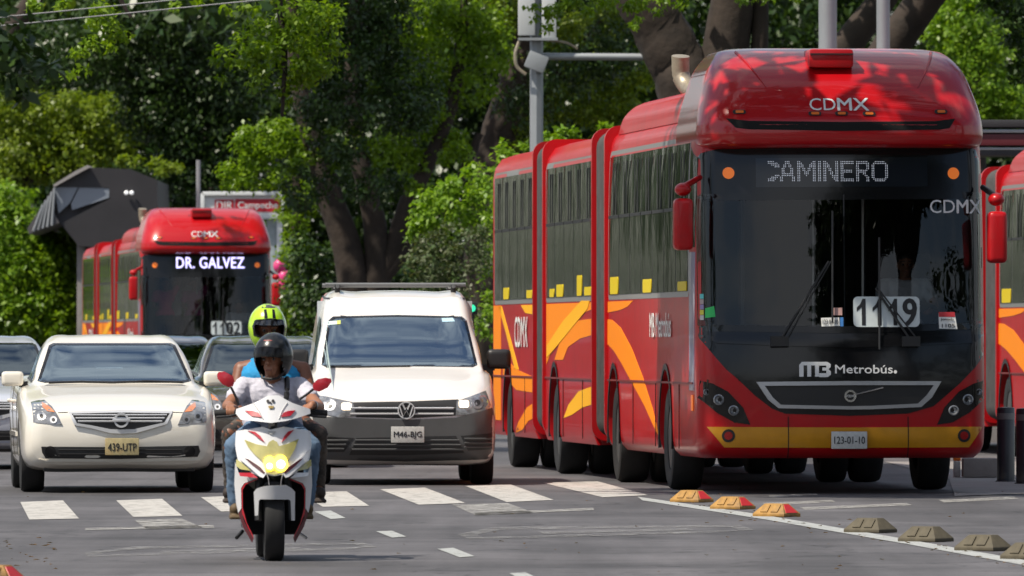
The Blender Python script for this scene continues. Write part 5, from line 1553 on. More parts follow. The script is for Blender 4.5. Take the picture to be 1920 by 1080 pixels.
tree('street_tree', 'tree limb with dense bright leaves hanging over the middle of the street', 'tree', G_T, (-13.5, Y, 0),
     [([(-13.5, Y, 0), (-13, Y, 4), (-9, Y, 7.5), (-5, Y, 8)], .36, .16), ([(-5, Y, 8), (-3.4, Y, 6.9), (-2.9, Y, 5.4), (-2.9, Y, 4.2)], .1, .02)],
     [CL(540, 20, Y, 90, 45), CL(500, 70, Y, 80, 45), CL(450, 105, Y, 45, 38), CL(560, 90, Y, 70, 50), CL(520, 140, Y, 60, 38), CL(600, 50, Y, 45, 60), CL(585, 130, Y, 45, 40), CL(530, 180, Y, 26, 18), CL(420, 130, Y, 22, 22)],
     LEAF, .088, [UP(-3, 148, 9.0, 2.4, 2200), UP(-6.5, 149, 10.5, 3, 2800), UP(-1, 150, 8.4, 2, 1600)])
# left trees far behind, over the station
Y = 275
tree('street_tree', 'olive green tree crown spreading over the dark station roof at left', 'tree', G_T, (-14.5, Y, 0),
     [([(-14.5, Y, 0), (-14.2, Y, 4), (-13, Y, 8), (-11, Y, 11)], .4, .2), ([(-14.2, Y, 4), (-12, Y, 5.4), (-10, Y, 6)], .2, .06)],
     [CL(90, 235, Y, 80, 40), CL(190, 225, Y, 70, 36), CL(60, 290, Y, 75, 40), CL(150, 280, Y, 75, 42), CL(30, 320, Y, 50, 30), CL(110, 320, Y, 60, 24), CL(215, 275, Y, 40, 30), CL(140, 190, Y, 100, 26, .8), CL(20, 200, Y, 50, 50, .8), CL(250, 235, Y, 36, 26), CL(245, 300, 252, 44, 9), CL(310, 312, 252, 40, 14)],
     LEAF_OLIVE, .135, [UP(-13, 280, 11.5, 4, 900), UP(-9, 280, 11.5, 4, 900)])
Y = 268
tree('street_tree', 'shaded dark green tree between station roof and the overhanging limb', 'tree', G_T, (-7.2, Y + 4, 0),
     [([(-7.2, Y + 4, 0), (-7.1, Y + 4, 4), (-7.6, Y + 3, 8), (-8, Y, 11)], .3, .15)],
     [CL(300, 210, Y, 80, 50), CL(370, 240, Y, 60, 60), CL(330, 300, Y, 50, 40), CL(400, 320, Y, 50, 40), CL(430, 260, Y, 60, 60), CL(300, 120, Y, 110, 70, .7), CL(420, 170, Y, 80, 70, .8), CL(300, 30, Y, 160, 60, .7), CL(100, 100, Y, 140, 60, .7), CL(350, 340, Y, 40, 26), CL(440, 350, Y, 40, 26)],
     LEAF_DEEP, .15, [UP(-8, 267, 10.5, 4, 1100), UP(-4, 266, 11, 4, 1000), UP(-6, 262, 9.8, 3.6, 1000)])
Y = 262
for i, (px, lab, cls, m) in enumerate((
        (20, 'bright leafy shrub mass under the station lip at the far left edge', [CL(20, 430, Y, 60, 50), CL(60, 480, Y, 50, 40), CL(10, 520, Y, 60, 50), CL(20, 375, Y, 40, 36)], LEAF_LIGHT),
        (90, 'green shrub beside the station post, left of the far bus', [CL(95, 500, Y, 50, 50), CL(120, 560, Y, 45, 50), CL(90, 600, Y, 60, 40), CL(125, 450, Y, 30, 40)], LEAF),
        (40, 'yellow-green low bush right behind the silver car roof', [CL(40, 580, Y, 60, 40), CL(80, 560, Y, 30, 60), CL(10, 600, Y, 50, 40)], LEAF_LIGHT))):
    tree('shrub', lab, 'shrub', 'shrubs by the station', (wx(px, Y), Y + .2 * i, 0), [([(wx(px, Y), Y, 0), (wx(px, Y) + .2, Y, 1.6)], .06, .03)], cls, m, .16)
# the big tree with several trunks, centre
Y = 202
tree('street_tree', 'large tree with three leaning dark trunks behind the white van', 'tree', G_T, (wx(670, Y), Y, 0),
     [([pt(665, 760, Y), pt(660, 520, Y), pt(630, 400, Y), pt(592, 280, Y), pt(560, 150, Y), pt(540, -60, Y)], .34, .13),
      ([pt(690, 700, Y), pt(705, 480, Y), pt(695, 380, Y), pt(670, 280, Y), pt(660, 120, Y), pt(680, -80, Y)], .26, .12),
      ([pt(700, 560, Y), pt(735, 470, Y), pt(765, 380, Y), pt(800, 310, Y), pt(850, 180, Y), pt(880, -60, Y)], .20, .10),
      ([pt(720, 520, Y), pt(790, 430, Y), pt(850, 360, Y), pt(900, 250, Y)], .15, .07)],
     [CL(520, 255, Y, 75, 36), CL(470, 275, Y, 45, 34), CL(575, 285, Y, 40, 26), CL(450, 320, Y, 46, 34), CL(500, 330, Y, 40, 26), 
      CL(800, 40, Y, 70, 48), CL(880, 30, Y, 60, 50), CL(840, 90, Y, 80, 45), CL(790, 150, Y, 50, 36), CL(870, 160, Y, 60, 40), CL(800, 215, Y, 60, 36), CL(740, 265, Y, 40, 34), CL(770, 300, Y, 36, 34), CL(830, 250, Y, 60, 30), CL(690, 265, Y, 40, 24, .8), CL(930, 90, Y, 40, 70, .8), CL(640, 245, 199, 30, 14, .7), CL(690, 160, 199, 26, 14, .6), CL(720, 300, 199, 30, 24), CL(770, 345, 199, 26, 22), CL(560, 310, 199, 36, 18), CL(860, 290, 199, 36, 24), CL(620, 300, 199, 24, 14)],
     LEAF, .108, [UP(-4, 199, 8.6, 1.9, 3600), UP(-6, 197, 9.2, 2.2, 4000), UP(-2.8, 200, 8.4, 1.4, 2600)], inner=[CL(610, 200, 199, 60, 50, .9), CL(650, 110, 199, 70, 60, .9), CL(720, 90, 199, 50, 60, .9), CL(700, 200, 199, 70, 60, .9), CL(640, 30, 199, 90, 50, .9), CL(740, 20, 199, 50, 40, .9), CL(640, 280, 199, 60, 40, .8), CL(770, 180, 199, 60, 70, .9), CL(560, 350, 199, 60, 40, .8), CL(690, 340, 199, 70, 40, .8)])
# behind the pole
Y = 224
tree('street_tree', 'tree with mottled leaves and thick dark trunk behind the grey camera pole', 'tree', G_T, (wx(930, Y), Y, 0),
     [([pt(905, 720, Y), pt(915, 400, Y), pt(940, 240, Y), pt(985, 100, Y), pt(1010, -60, Y)], .50, .26), ([pt(940, 240, Y), pt(1050, 140, Y), pt(1130, 40, Y)], .18, .08)],
     [CL(1070, 60, Y, 60, 40), CL(1120, 110, Y, 60, 40), CL(1080, 170, Y, 70, 36), CL(1150, 190, Y, 60, 40), CL(1010, 210, Y, 60, 36, .8), CL(960, 255, Y, 36, 34), CL(1180, 130, Y, 40, 60), CL(1120, 225, Y, 70, 30), CL(960, 20, Y, 60, 50, .7), CL(1180, 30, Y, 60, 40), CL(1050, 120, Y, 60, 30, .7)],
     LEAF_OLIVE, .115, [UP(-1, 221, 9.6, 3.0, 2400), UP(-3.5, 220, 9.8, 3, 2400), UP(1.5, 222, 9.8, 2.6, 1600)], inner=[CL(1060, 130, 221, 70, 50, .8), CL(1150, 90, 221, 60, 60, .8), CL(990, 190, 221, 50, 50, .7)])
# big dark trunk above the bus
Y = 168
tree('street_tree', 'massive dark tree trunk rising behind the red bus roof dome', 'tree', G_T, (wx(1330, Y), Y, 0),
     [([pt(1330, 800, Y), pt(1320, 420, Y), pt(1300, 200, Y), pt(1250, 80, Y), pt(1180, -60, Y), pt(1120, -220, Y)], .56, .36), ([pt(1330, 300, Y), pt(1355, 120, Y), pt(1385, -80, Y)], .40, .32), ([pt(1380, 420, Y), pt(1420, 150, Y), pt(1425, -80, Y)], .16, .12),
      ([pt(1400, 330, Y), pt(1560, 120, Y), pt(1700, -60, Y)], .30, .2)],
     [CL(1080, 10, 150, 70, 22), CL(1020, 22, 150, 24, 36), CL(1160, 5, 150, 50, 26), CL(1195, 40, 152, 12, 30, .8), CL(1230, -5, 160, 60, 26), CL(1440, -4, 160, 60, 22, .8)],
     LEAF, .085, [UP(3, 166, 8.4, 2.2, 900), UP(5.5, 168, 8.6, 2.6, 1000), UP(1.2, 160, 8.2, 2.0, 700), UP(6, 160, 9.2, 2.4, 900)])
# right: bright tree and dark overhang
Y = 262
tree('street_tree', 'sunlit yellow-green tree to the right of the red bus dome', 'tree', G_T, (wx(1830, Y), Y, 0),
     [([pt(1830, 800, Y), pt(1835, 300, Y), pt(1820, 50, Y)], .25, .1)],
     [CL(1810, 40, Y, 55, 40), CL(1850, 90, Y, 55, 42), CL(1790, 110, Y, 55, 36), CL(1830, 160, Y, 60, 40), CL(1780, 60, Y, 45, 40), CL(1870, 190, Y, 55, 40), CL(1800, 210, Y, 60, 34), CL(1760, 160, Y, 40, 40), CL(1820, -10, Y, 60, 30), CL(1890, 215, Y, 40, 20)],
     LEAF_LIGHT, .13)
Y = 158
tree('street_tree', 'shaded leaning tree at the top right with dark hanging leaves', 'tree', G_T, (wx(1630, Y) + 1.2, Y + 3, 0),
     [([(wx(1600, Y), Y + 3, 0), pt(1610, 240, Y + 3), pt(1690, 60, Y + 3), pt(1830, -120, Y + 3)], .34, .24)],
     [CL(1900, 40, Y, 36, 50), CL(1890, 0, Y, 60, 26), CL(1915, 120, Y, 22, 50), CL(1840, -4, Y, 40, 14)],
     LEAF_DEEP, .11, [UP(7.2, 158, 7.8, 2.2, 900), UP(9, 158, 6.0, 2.0, 700)])
# shrubs on the median
Y = 182
tree('shrub', 'bright green shrub with upright shoots beside the rear of the big bus', 'shrub', 'shrubs on the median', (wx(860, Y), Y, .16), [([(wx(860, Y), Y, .16), pt(865, 480, Y)], .07, .03)],
     [CL(880, 345, Y, 50, 34), CL(840, 370, Y, 60, 34), CL(910, 390, Y, 40, 50), CL(800, 400, Y, 40, 30), CL(860, 410, Y, 70, 30), CL(900, 320, Y, 26, 22), CL(790, 440, Y, 26, 30), CL(920, 600, Y, 30, 60), CL(925, 470, Y, 30, 60)], LEAF_LIGHT, .10)
Y = 178
tree('shrub', 'pale flowering shrub between the white van and the big bus', 'shrub', 'shrubs on the median', (wx(845, Y), Y, .16), [([(wx(845, Y), Y, .16), pt(845, 560, Y)], .07, .03)],
     [CL(840, 450, Y, 60, 36), CL(800, 500, Y, 46, 50), CL(870, 500, Y, 56, 50), CL(850, 570, Y, 60, 50), CL(895, 450, Y, 30, 40)], LEAF_PALE, .08)
Y = 206
for px, lab, cls in ((600, 'dark rounded shrub at the foot of the leaning trunks', [CL(600, 560, Y, 70, 70), CL(650, 600, Y, 70, 50), CL(590, 480, Y, 40, 40)]),
                     (730, 'low dark shrub right of the leaning trunks', [CL(730, 520, Y, 40, 34), CL(740, 590, Y, 60, 50), CL(770, 560, Y, 30, 40)])):
    tree('shrub', lab, 'shrub', 'shrubs on the median', (wx(px, Y), Y, .16), [([(wx(px, Y), Y, .16), (wx(px, Y), Y, 1.2)], .05, .03)], cls, LEAF_DEEP, .12)
Y = 228
tree('climbing_plant', 'ivy-covered column right beside the far bus', 'plant', None, (wx(552, Y), Y, .16), [([(wx(556, Y), Y, .16), pt(556, 330, Y)], .12, .10)],
     [CL(555, 400, Y, 34, 50), CL(560, 480, Y, 34, 60), CL(555, 570, Y, 34, 60), CL(565, 360, Y, 34, 30), CL(560, 640, Y, 36, 50)], LEAF, .12)
Y = 150
for px, lab, cls in ((965, 'leafy shrub tips showing above the rear section of the big bus', [CL(965, 285, 172, 34, 22), CL(1030, 268, 172, 16, 28, 1.2)]), (1060, 'leafy shoots above the middle section of the big bus', [CL(1055, 258, 172, 20, 30, 1.2), CL(1095, 255, 172, 40, 14), CL(1135, 236, 172, 30, 12)])):
    tree('shrub', lab, 'shrub', 'shrubs on the median', (wx(px, 172), 172, .16), [([(wx(px, 172), 172, .16), pt(px, 300, 172)], .06, .03)], cls + [CL(px, 360, 172, 60, 70)], LEAF_LIGHT, .10)
# the wood that closes the view
cl = []
r = np.random.default_rng(5)
for Y in (330, 352):
    for px in range(-120, 2060, 100):
        for py in range(-60, 640, 90):
            cl.append((wx(px + r.uniform(-40, 40), Y), Y + r.uniform(-4, 4), max(.6, wz(py + r.uniform(-30, 30), Y)), 1.9, 1.5, 1.5, 620))
for x in range(-26, 26, 5):
    cl.append((x, 335, 13.5, 4, 4, 3, 500)); cl.append((x, 328, 12, 3.5, 4, 2, 350))
for yy in range(212, 326, 9):           # high canopy out of frame, added to keep the wood in shade
    for x in range(-34, 6, 4):
        if -18 <= x <= -9 and 248 <= yy <= 284: continue
        if r.uniform() < .80: cl.append((x + r.uniform(-1, 1), yy + r.uniform(-2, 2), 2.9 + .0308 * yy + r.uniform(0, 1.5), 2.6, 3.2, .9, 210))
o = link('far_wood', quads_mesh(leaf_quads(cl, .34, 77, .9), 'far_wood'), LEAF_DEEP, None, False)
tag(o, 'dense dark green wood closing off the far end of the street', 'wood', kind='stuff')
# avenue trees on both sides of the photographer and beside the traffic, outside the frame
cl = []; b = MB()
r = np.random.default_rng(9)
def avenue(x, y, h):
    b.tube(catmull([(x, y, 0), (x + .2, y, 2.5), (x - .1, y + .3, 5), (x + .3, y, h - 2)], 4), [.34] * 4 + [.26] * 4 + [.16] * 5, 8)
    for k in range(9):
        a = r.uniform(0, 6.28); q = r.uniform(.6, 3.0); c = (x + math.cos(a) * q, y + math.sin(a) * q, h - 1 + r.uniform(-2.6, 1.6))
        cl.append((*c, 1.7, 1.7, 1.1, 210)); b.tube([(x, y, 4.6), ((x + c[0]) / 2, (y + c[1]) / 2, (c[2] + 5) / 2), c], [.12, .08, .03], 6)
for y in range(-70, 100, 17):
    avenue(-13.5 + r.uniform(-.6, .6), y + r.uniform(-3, 3), 9.5 + r.uniform(-1, 1.5))
    avenue(14 + r.uniform(-.6, .6), y + 7 + r.uniform(-3, 3), 15 + r.uniform(-1, 2))
for y in range(104, 330, 13):
    avenue(-17.5 - .085 * (y - 100) + r.uniform(-.6, .6), y + r.uniform(-3, 3), 8.0 + r.uniform(-1, 1.5))
for y in range(100, 340, 4):        # unseen planting added at far left for the bus windows to mirror
    for z in (.8, 2.4, 4.0): cl.append((-22 - .085 * (y - 100) + r.uniform(-.5, .5), y, z, 1.2, 2.2, 1.3, 230))
for y in range(-80, 96, 4):           # unseen planting added behind the right-hand pavement to darken windscreen reflections
    for z in (.9, 2.8, 4.8, 6.8): cl.append((19 + r.uniform(-.5, .5), y, z, 1.3, 2.2, 1.4, 200))
for x in range(-45, 50, 4):          # unseen wood added behind the camera to block sky mirrored in the bus
    for z in (1, 3.6, 6.4, 9.2, 12): cl.append((x + r.uniform(-1, 1), -95 + r.uniform(-4, 4), z, 2.6, 2, 1.9, 260))
for x in range(-75, -18, 3):          # unseen foliage added to hide the bright horizon from window reflections
    for z in (.8, 2.6, 4.6, 6.6): cl.append((x, 352 + r.uniform(-4, 4), z, 2.0, 2, 1.6, 260))
def spread_tree(x, y, h, rad, n, cx=0):
    b.tube(catmull([(x, y, 0), (x + .2, y, 2.5), (x - .3, y + .3, 5), (x - .6, y, h - 2)], 4), [.40] * 4 + [.32] * 4 + [.22] * 5, 8)
    for k in range(n):
        a = r.uniform(0, 6.28); q = rad * math.sqrt(r.uniform(.02, 1)); c = (x + cx + math.cos(a) * q, y + math.sin(a) * q, h + r.uniform(-1.6, 1.4))
        cl.append((*c, 1.5, 1.5, .9, 260)); b.tube([(x - .2, y, 4.8), ((x + c[0]) / 2, (y + c[1]) / 2, (c[2] + 6) / 2), c], [.12, .08, .03], 6)
for x, y, h, rad, n, cx in ((9.6, 96.5, 8.8, 3.3, 16, -9.6), (12, 64, 11, 4.0, 60, 0), (13, 48, 13, 4.5, 60, 0), (11.5, 79, 9.5, 3.0, 40, 0), (16, 36, 15, 5, 60, 0)): spread_tree(x, y, h, rad, n, cx)  # unseen crowns added to shade the bus and darken its windscreen reflections
for x, y, h in ((7, -30, 10), (10, -55, 12), (4, -75, 12), (-4, -80, 12), (9.5, 112, 9.5), (8.5, 128, 9.5)): avenue(x, y, h)
o = link('avenue_trees', quads_mesh(leaf_quads(cl, .42, 78, .8), 'avenue_trees'), LEAF_DEEP, None, False)
tag(o, 'unseen rows of shade trees and added foliage lining the avenue', 'trees', kind='stuff')
o = b.build('avenue_trunks', BARK, None); tag(o, 'trunks of the unseen and added shade trees lining the avenue', 'trees', kind='stuff')

# ------------------------------------------------------------------ station, sign, poles, wires
M['dark_metal'] = mat('station_dark_metal', (.030, .028, .032), .55, var=(1.2, .7))
M['grey_metal'] = mat('galvanised_grey', (.34, .36, .38), .5, .4, var=(3, .85))
Y = 256
root = empty('bus_station', (wx(220, Y), Y, 0)); tag(root, 'dark angular bus station canopy with glazed wedge among the left trees', 'station')
def L(px, py, y=0): return (wx(px, Y) - root.location.x, y, wz(py, Y))
def zp(pts): return [(L(p[0] / 3 + 30, p[1] / 3 + 300)[0], L(0, p[1] / 3 + 300)[2]) for p in pts]
prism(zp([(215, 135), (330, 60), (400, 40), (640, 50), (790, 110), (800, 340), (700, 520), (345, 480), (250, 355), (525, 215), (520, 155), (212, 150)]), .4, 9.0).build('canopy', M['dark_metal'], root, smooth=False)
prism(zp([(205, 140), (330, 62), (400, 28), (415, 40), (335, 82), (215, 150)]), .2, 9.2).build('roof_edge', mat('station_edge', (.30, .28, .27), .6), root, smooth=False)
prism(zp([(212, 152), (345, 152), (300, 240), (235, 300)]), .42, .50).build('glass_panel', mat('station_glass', (.22, .25, .30), .25, coat=.5), root, smooth=False)
prism(zp([(352, 152), (522, 157), (520, 210), (312, 280), (306, 246)]), .42, .50).build('glass_panel', MATS['station_glass'], root, smooth=False)
prism(zp([(207, 152), (530, 150), (560, 215), (400, 470), (345, 478), (238, 356), (205, 300)]), .62, 8.6).build('soffit', mat('station_soffit', (.045, .043, .05), .6), root, smooth=False)
prism(zp([(60, 385), (205, 160), (212, 300), (240, 352), (70, 415)]), .30, 8.0).build('sloped_lip', mat('station_lip', (.09, .085, .09), .6, var=(8, .7)), root, smooth=False)
for k in range(5):
    q = zp([(150 + k * 16, 250 - k * 24), (95 + k * 26, 400 - k * 8)]); MB().tube([(q[0][0], .28, q[0][1]), (q[1][0], .28, q[1][1])], .03, 5).build('lip_rib', M['grey_metal'], root)
prism(zp([(345, 482), (640, 482), (760, 560), (760, 1010), (400, 1010), (400, 640)]), 1.2, 8.5).build('hall_wall', M['dark_metal'], root, smooth=False)
x0 = L(150, 640)[0]
MB().box((x0, .8, 1.9), (.20, .20, 3.8)).build('post', CONC, root, bevel=.02)
MB().box((x0 + 3.6, .8, 1.9), (.24, .24, 3.8)).build('post', CONC, root, bevel=.02)
MB().box((x0 + 1.8, 4, .45), (4.0, 6, .9)).build('platform', CONC, root)
for px in (236, 246): MB().ball(L(px, 361, .3), .05, 8, 6).build('ceiling_lamp', mat('station_lamp', (1, 1, 1), .5, emit=.35), root)

Y = 249
root = empty('station_sign', (wx(455, Y), Y, 0)); tag(root, 'white framed red station sign reading Campeche behind the far bus', 'sign')
def L2(px, py): return (wx(px, Y) - root.location.x, wz(py, Y))
(xa, za), (xb, zb) = L2(380, 407), L2(530, 363)
wf = mat('sign_white', (.66, .68, .68), .4); rd = mat('sign_red', (.42, .015, .03), .4)
for c, d in ((((xa + xb) / 2, 0, zb), (xb - xa, .12, .09)), (((xa + xb) / 2, 0, za), (xb - xa, .12, .09)), ((xa, 0, (za + zb) / 2), (.09, .12, zb - za)), ((xb, 0, (za + zb) / 2), (.09, .12, zb - za))): MB().box(c, d).build('frame', wf, root, bevel=.01)
MB().box(((xa + xb) / 2, .05, (za + zb) / 2), (xb - xa - .1, .05, zb - za - .1)).build('panel', wf, root)
(xc, zc), (xd, zd) = L2(403, 396), L2(438, 374); MB().box(((xc + xd) / 2, .015, (zc + zd) / 2), (xd - xc, .03, zd - zc)).build('red_field', rd, root)
(xc, zc), (xd, zd) = L2(441, 397), L2(526, 373); MB().box(((xc + xd) / 2, .015, (zc + zd) / 2), (xd - xc, .03, zd - zc)).build('red_field', rd, root)
text_mesh('Campeche', (xc + .06, zc + .03, xd - .06, zd - .06), lambda u, v: (u, -.004, v), wf, 'sign_lettering', root, .015)
(xc, zc), (xd, zd) = L2(406, 393), L2(436, 377); text_mesh('DIR', (xc, zc, xd, zd), lambda u, v: (u, -.004, v), wf, 'sign_lettering', root, .012)
for px in (388, 524): MB().box((L2(px, 0)[0], .06, za / 2), (.12, .10, za - .09)).build('leg', wf, root)
(xc, zc), (xd, zd) = L2(500, 640), L2(530, 412); MB().box(((xc + xd) / 2, .18, (zc + zd) / 2), (xd - xc, .06, zd - zc)).build('side_panel', mat('sign_pale', (.38, .44, .46), .4, dirt=(1.5, (.1, .12, .12), .8)), root)
Y = 246
root = empty('balloon', (wx(524, Y), Y, wz(520, Y))); tag(root, 'bright pink balloon bunch beside the far bus mirror', 'balloon')
for k, (dx, dz, r_) in enumerate(((0, .25, .14), (.1, .0, .15), (.02, -.22, .13))): MB().ball((dx, 0, dz), (r_, r_, r_ * 1.15), 12, 10).build('bulb', mat('balloon_pink', (.7, .05, .22), .35), root)
MB().tube([(.05, 0, -.3), (.05, .02, -wz(520, Y) + .2)], .012, 5).build('string', M['grey_metal'], root)

Y = 168
root = empty('camera_pole', (wx(1006, Y), Y, .16)); tag(root, 'tall grey pole with white boxes and a horizontal arm behind the bus', 'pole')
s = F / Y
MB().lathe([(.11, 0), (.11, .3), (.105, .3), (.098, 7.6)], (0, 0, 0), 'z', 8).build('shaft', M['grey_metal'], root, smooth=False)
lz = lambda py: wz(py, Y) - .16
MB().box((-.15, -.16, lz(20)), (.26, .18, (95) / s)).build('cabinet', mat('cabinet_white', (.52, .54, .55), .5, var=(2, .9)), root, bevel=.02)
MB().box((.19, -.14, lz(28)), (.22, .16, (90) / s)).build('cabinet', MATS['cabinet_white'], root, bevel=.02)
MB().box((.02, -.14, lz(74)), (.60, .24, .04)).build('bracket', M['grey_metal'], root)
MB().box((-.0, -.20, lz(117)), (.31, .18, .26), Matrix.Rotation(math.radians(22), 3, 'Y')).build('junction_box', M['grey_metal'], root, bevel=.015)
MB().tube(catmull([(-.26, -.16, lz(78)), (-.32, -.18, lz(100)), (-.30, -.18, lz(125)), (-.16, -.18, lz(140))], 4), .028, 7).build('conduit', M['exhaust'], root)
MB().tube([(.05, 0, lz(106)), (1.62, 0, lz(107))], .055, 10).build('arm', M['grey_metal'], root)
MB().tube(catmull([(.15, -.05, lz(76)), (.45, -.06, lz(80)), (.62, -.03, lz(92))], 4), .018, 6).build('cable', M['exhaust'], root)
Y = 146
for px, w_, lab in ((1552, .12, 'thick pale grey pole standing right behind the bus roof hatch'), (1656, .088, 'slender pale grey pole right of the thicker one behind the bus dome')):
    root = empty('lamp_pole', (wx(px, Y) , Y, 0)); tag(root, lab, 'pole', 'grey poles behind the big bus')
    MB().lathe([(w_ * 1.5, 0), (w_ * 1.5, .04), (w_, .06), (w_, 8.5)], (0, 0, 0), 'z', 14).build('shaft', M['grey_metal'], root, angle=30)
    MB().lathe([(w_ + .012, 4.4), (w_ + .012, 4.46)], (0, 0, 0), 'z', 14).build('collar', M['grey_metal'], root)
Y = 236
o = MB().tube([(wx(372, Y), Y, 0), (wx(372, Y), Y, wz(300, Y))], .05, 8).build('thin_pole', M['grey_metal']); tag(o, 'thin grey pole rising above the roof of the far bus', 'pole')
Y = 150
root = empty('platform_roof', (wx(1900, Y), Y, 0)); tag(root, 'dark slatted station roof edge right of the big bus dome', 'roof')
for py, hh, mm in ((232, 14, M['dark_metal']), (246, 6, M['grey_metal']), (262, 22, mat('station_maroon', (.10, .012, .018), .5)), (279, 5, M['grey_metal']), (287, 10, M['dark_metal'])):
    MB().box((1.0, py * .002, wz(py, Y)), (3.6, 1.2, hh / F * Y)).build('fascia_slat', mm, root, bevel=.01)
MB().box((1.8, .4, 1.9), (.16, .16, 3.8)).build('post', M['dark_metal'], root)
Y = 128
for k, (ya, yb, lab) in enumerate(((38, -6, 'upper of the two thin wires crossing the top left'), (54, 10, 'lower of the two thin wires crossing the top left'))):
    o = MB().tube([(wx(-300, Y), Y - 1, wz(ya + 26, Y)), (wx(0, Y), Y - 1, wz(ya, Y)), (wx(500, Y), Y - 1, wz(yb - 6, Y)), (wx(1000, Y), Y - 1, wz(yb - 60, Y))], .0075, 5).build('power_wire', mat('wire', (.30, .30, .30), .5)); tag(o, lab, 'wire', 'power wires')

# ------------------------------------------------------------------ vehicles
G_B = 'red articulated buses'
YAW = math.atan(.08)
bus1 = build_bus((2.955, 98.7), YAW, 'large red articulated bus numbered 1119 filling the right half', '1119', 'dots', G_B)
bus2 = build_bus((wx(388, 218), 218), math.atan(.088), 'distant red articulated bus with lit DR. GALVEZ display behind the cars', '1102', 'DR. GALVEZ', G_B, True, False)
bus3 = build_bus((6.5 + 1.3, 122.6), YAW, 'partly hidden red bus at the right edge behind the bollards', '1120', 'MB', G_B, False, False)
WHITE = mat('pearl_white', (.73, .69, .61), .3, coat=.9, var=(.7, .95))
sed = build_sedan(225, 99.4, math.atan(.072), 'cream white sedan with plate 439-UTP at the left of the crossing', WHITE)
van = build_van(756, 104.7, math.atan(.040), 'white delivery van with black roof rack in the middle lane')
G_C = 'cars queued behind the front row'
build_sedan(-22, 117.5, math.atan(.08), 'silver grey sedan cut by the left edge, left of the cream sedan', mat('silver_paint', (.55, .58, .65), .3, .3, coat=.9), G_C, False)
build_sedan(512, 119.0, math.atan(.07), 'dark brown-grey sedan behind the scooter riders', mat('dark_taupe_paint', (.075, .066, .058), .25, .4, coat=1), G_C, False)
build_sedan(318, 141.0, math.atan(.07), 'black car whose roof shows between cream sedan and scooter', mat('black_paint', (.010, .011, .013), .2, coat=1), G_C, False, 1.02)
build_sedan(-95, 136.0, math.atan(.07), 'black car roof at the far left edge behind the silver sedan', MATS['black_paint'], G_C, False, 1.25)

# ------------------------------------------------------------------ scooter and riders
SY = 68.45
sx = wx(512, SY)
build_scooter(512, SY, math.atan(.05))
ty = math.atan(.05)
white_tee = mat('white_tee', (.52, .51, .58), .85, var=(7, .86), bump=(9, .8))
jeans = mat('blue_jeans', (.10, .17, .27), .85, var=(6, .55), dirt=(4, (.26, .33, .42), .6))
Ja = dict(pelvis=(0, 1.20, .80), chest=(-.005, 1.02, .985), neck=(-.008, .98, 1.115), head=(-.004, .93, 1.245), turn=math.radians(-22),
          shoulder_l=(-.185, 1.0, 1.075), elbow_l=(-.290, .78, .955), wrist_l=(-.278, .530, .958),
          shoulder_r=(.165, 1.0, 1.075), elbow_r=(.275, .66, .950), wrist_r=(.222, .385, .965),
          hip_l=(-.10, 1.15, .79), knee_l=(-.245, .74, .70), ankle_l=(-.235, .80, .335), toe_l=(-.245, .66, .315),
          hip_r=(.10, 1.15, .79), knee_r=(.222, .74, .70), ankle_r=(.195, .80, .335), toe_r=(.205, .66, .315),
          hand_l=((.05, -1, -.12), (0, .2, -1), (-1, -.1, 0), .95), hand_r=((-.72, -.55, -.42), (-.2, .6, -.8), (.5, -.75, -.2), .5))
p1, hp, Rm = build_person((sx + .03, SY, 0), ty, 'scooter driver in white T-shirt, jeans and black open-face helmet', Ja, SKIN, white_tee, jeans, mat('brown_shoe', (.10, .065, .03), .7), .0075, .52)
helmet(p1, hp, Rm, mat('helmet_black', (.008, .009, .010), .28, coat=.4, spec=.4), 'open', M['black'])
MB().tube(catmull([(.085, .965, 1.13), (.082, .865, 1.06), (.07, .855, .97), (.03, .875, .86)], 4), .017, 6).build('bag_strap', M['black'], p1)
w_ = MB().lathe([(.031, -.014), (.034, 0), (.031, .014)], (0, 0, 0), 'y', 16, True).build('wrist_watch', M['steel'], p1)
w_.location = (.229, .42, .963); w_.rotation_euler = (0, 0, math.radians(-11))
Jb = dict(pelvis=(-.02, 1.52, .90), chest=(-.035, 1.45, 1.10), neck=(-.035, 1.43, 1.265), head=(-.05, 1.39, 1.425), turn=math.radians(6),
          shoulder_l=(-.215, 1.45, 1.185), elbow_l=(-.265, 1.36, .97), wrist_l=(-.17, 1.24, .85),
          shoulder_r=(.175, 1.45, 1.185), elbow_r=(.235, 1.36, .97), wrist_r=(.15, 1.24, .85),
          hip_l=(-.12, 1.48, .87), knee_l=(-.295, 1.10, .78), ankle_l=(-.285, 1.22, .44), toe_l=(-.305, 1.06, .41),
          hip_r=(.09, 1.48, .87), knee_r=(.265, 1.10, .78), ankle_r=(.265, 1.22, .44), toe_r=(.27, 1.06, .41),
          hand_l=((.4, -1, -.3), (1, 0, 0), (0, -.3, -1), .4), hand_r=((-.4, -1, -.3), (-1, 0, 0), (0, -.3, -1), .4))
p2, hp2, Rm2 = build_person((sx + .055, SY, 0), ty, 'scooter passenger in blue tank top and neon yellow helmet', Jb, SKIN2, mat('blue_tank', (.01, .25, .52), .8, var=(8, .8), bump=(9, .6)), mat('dark_camo', (.030, .026, .024), .85, dirt=(8, (.20, .15, .11), .8)), mat('dark_shoe', (.03, .02, .015), .7), .0075, 0.0, slim=.80)
helmet(p2, hp2, Rm2, mat('helmet_neon', (.42, .70, .010), .25, coat=1.0), 'full', M['black'])

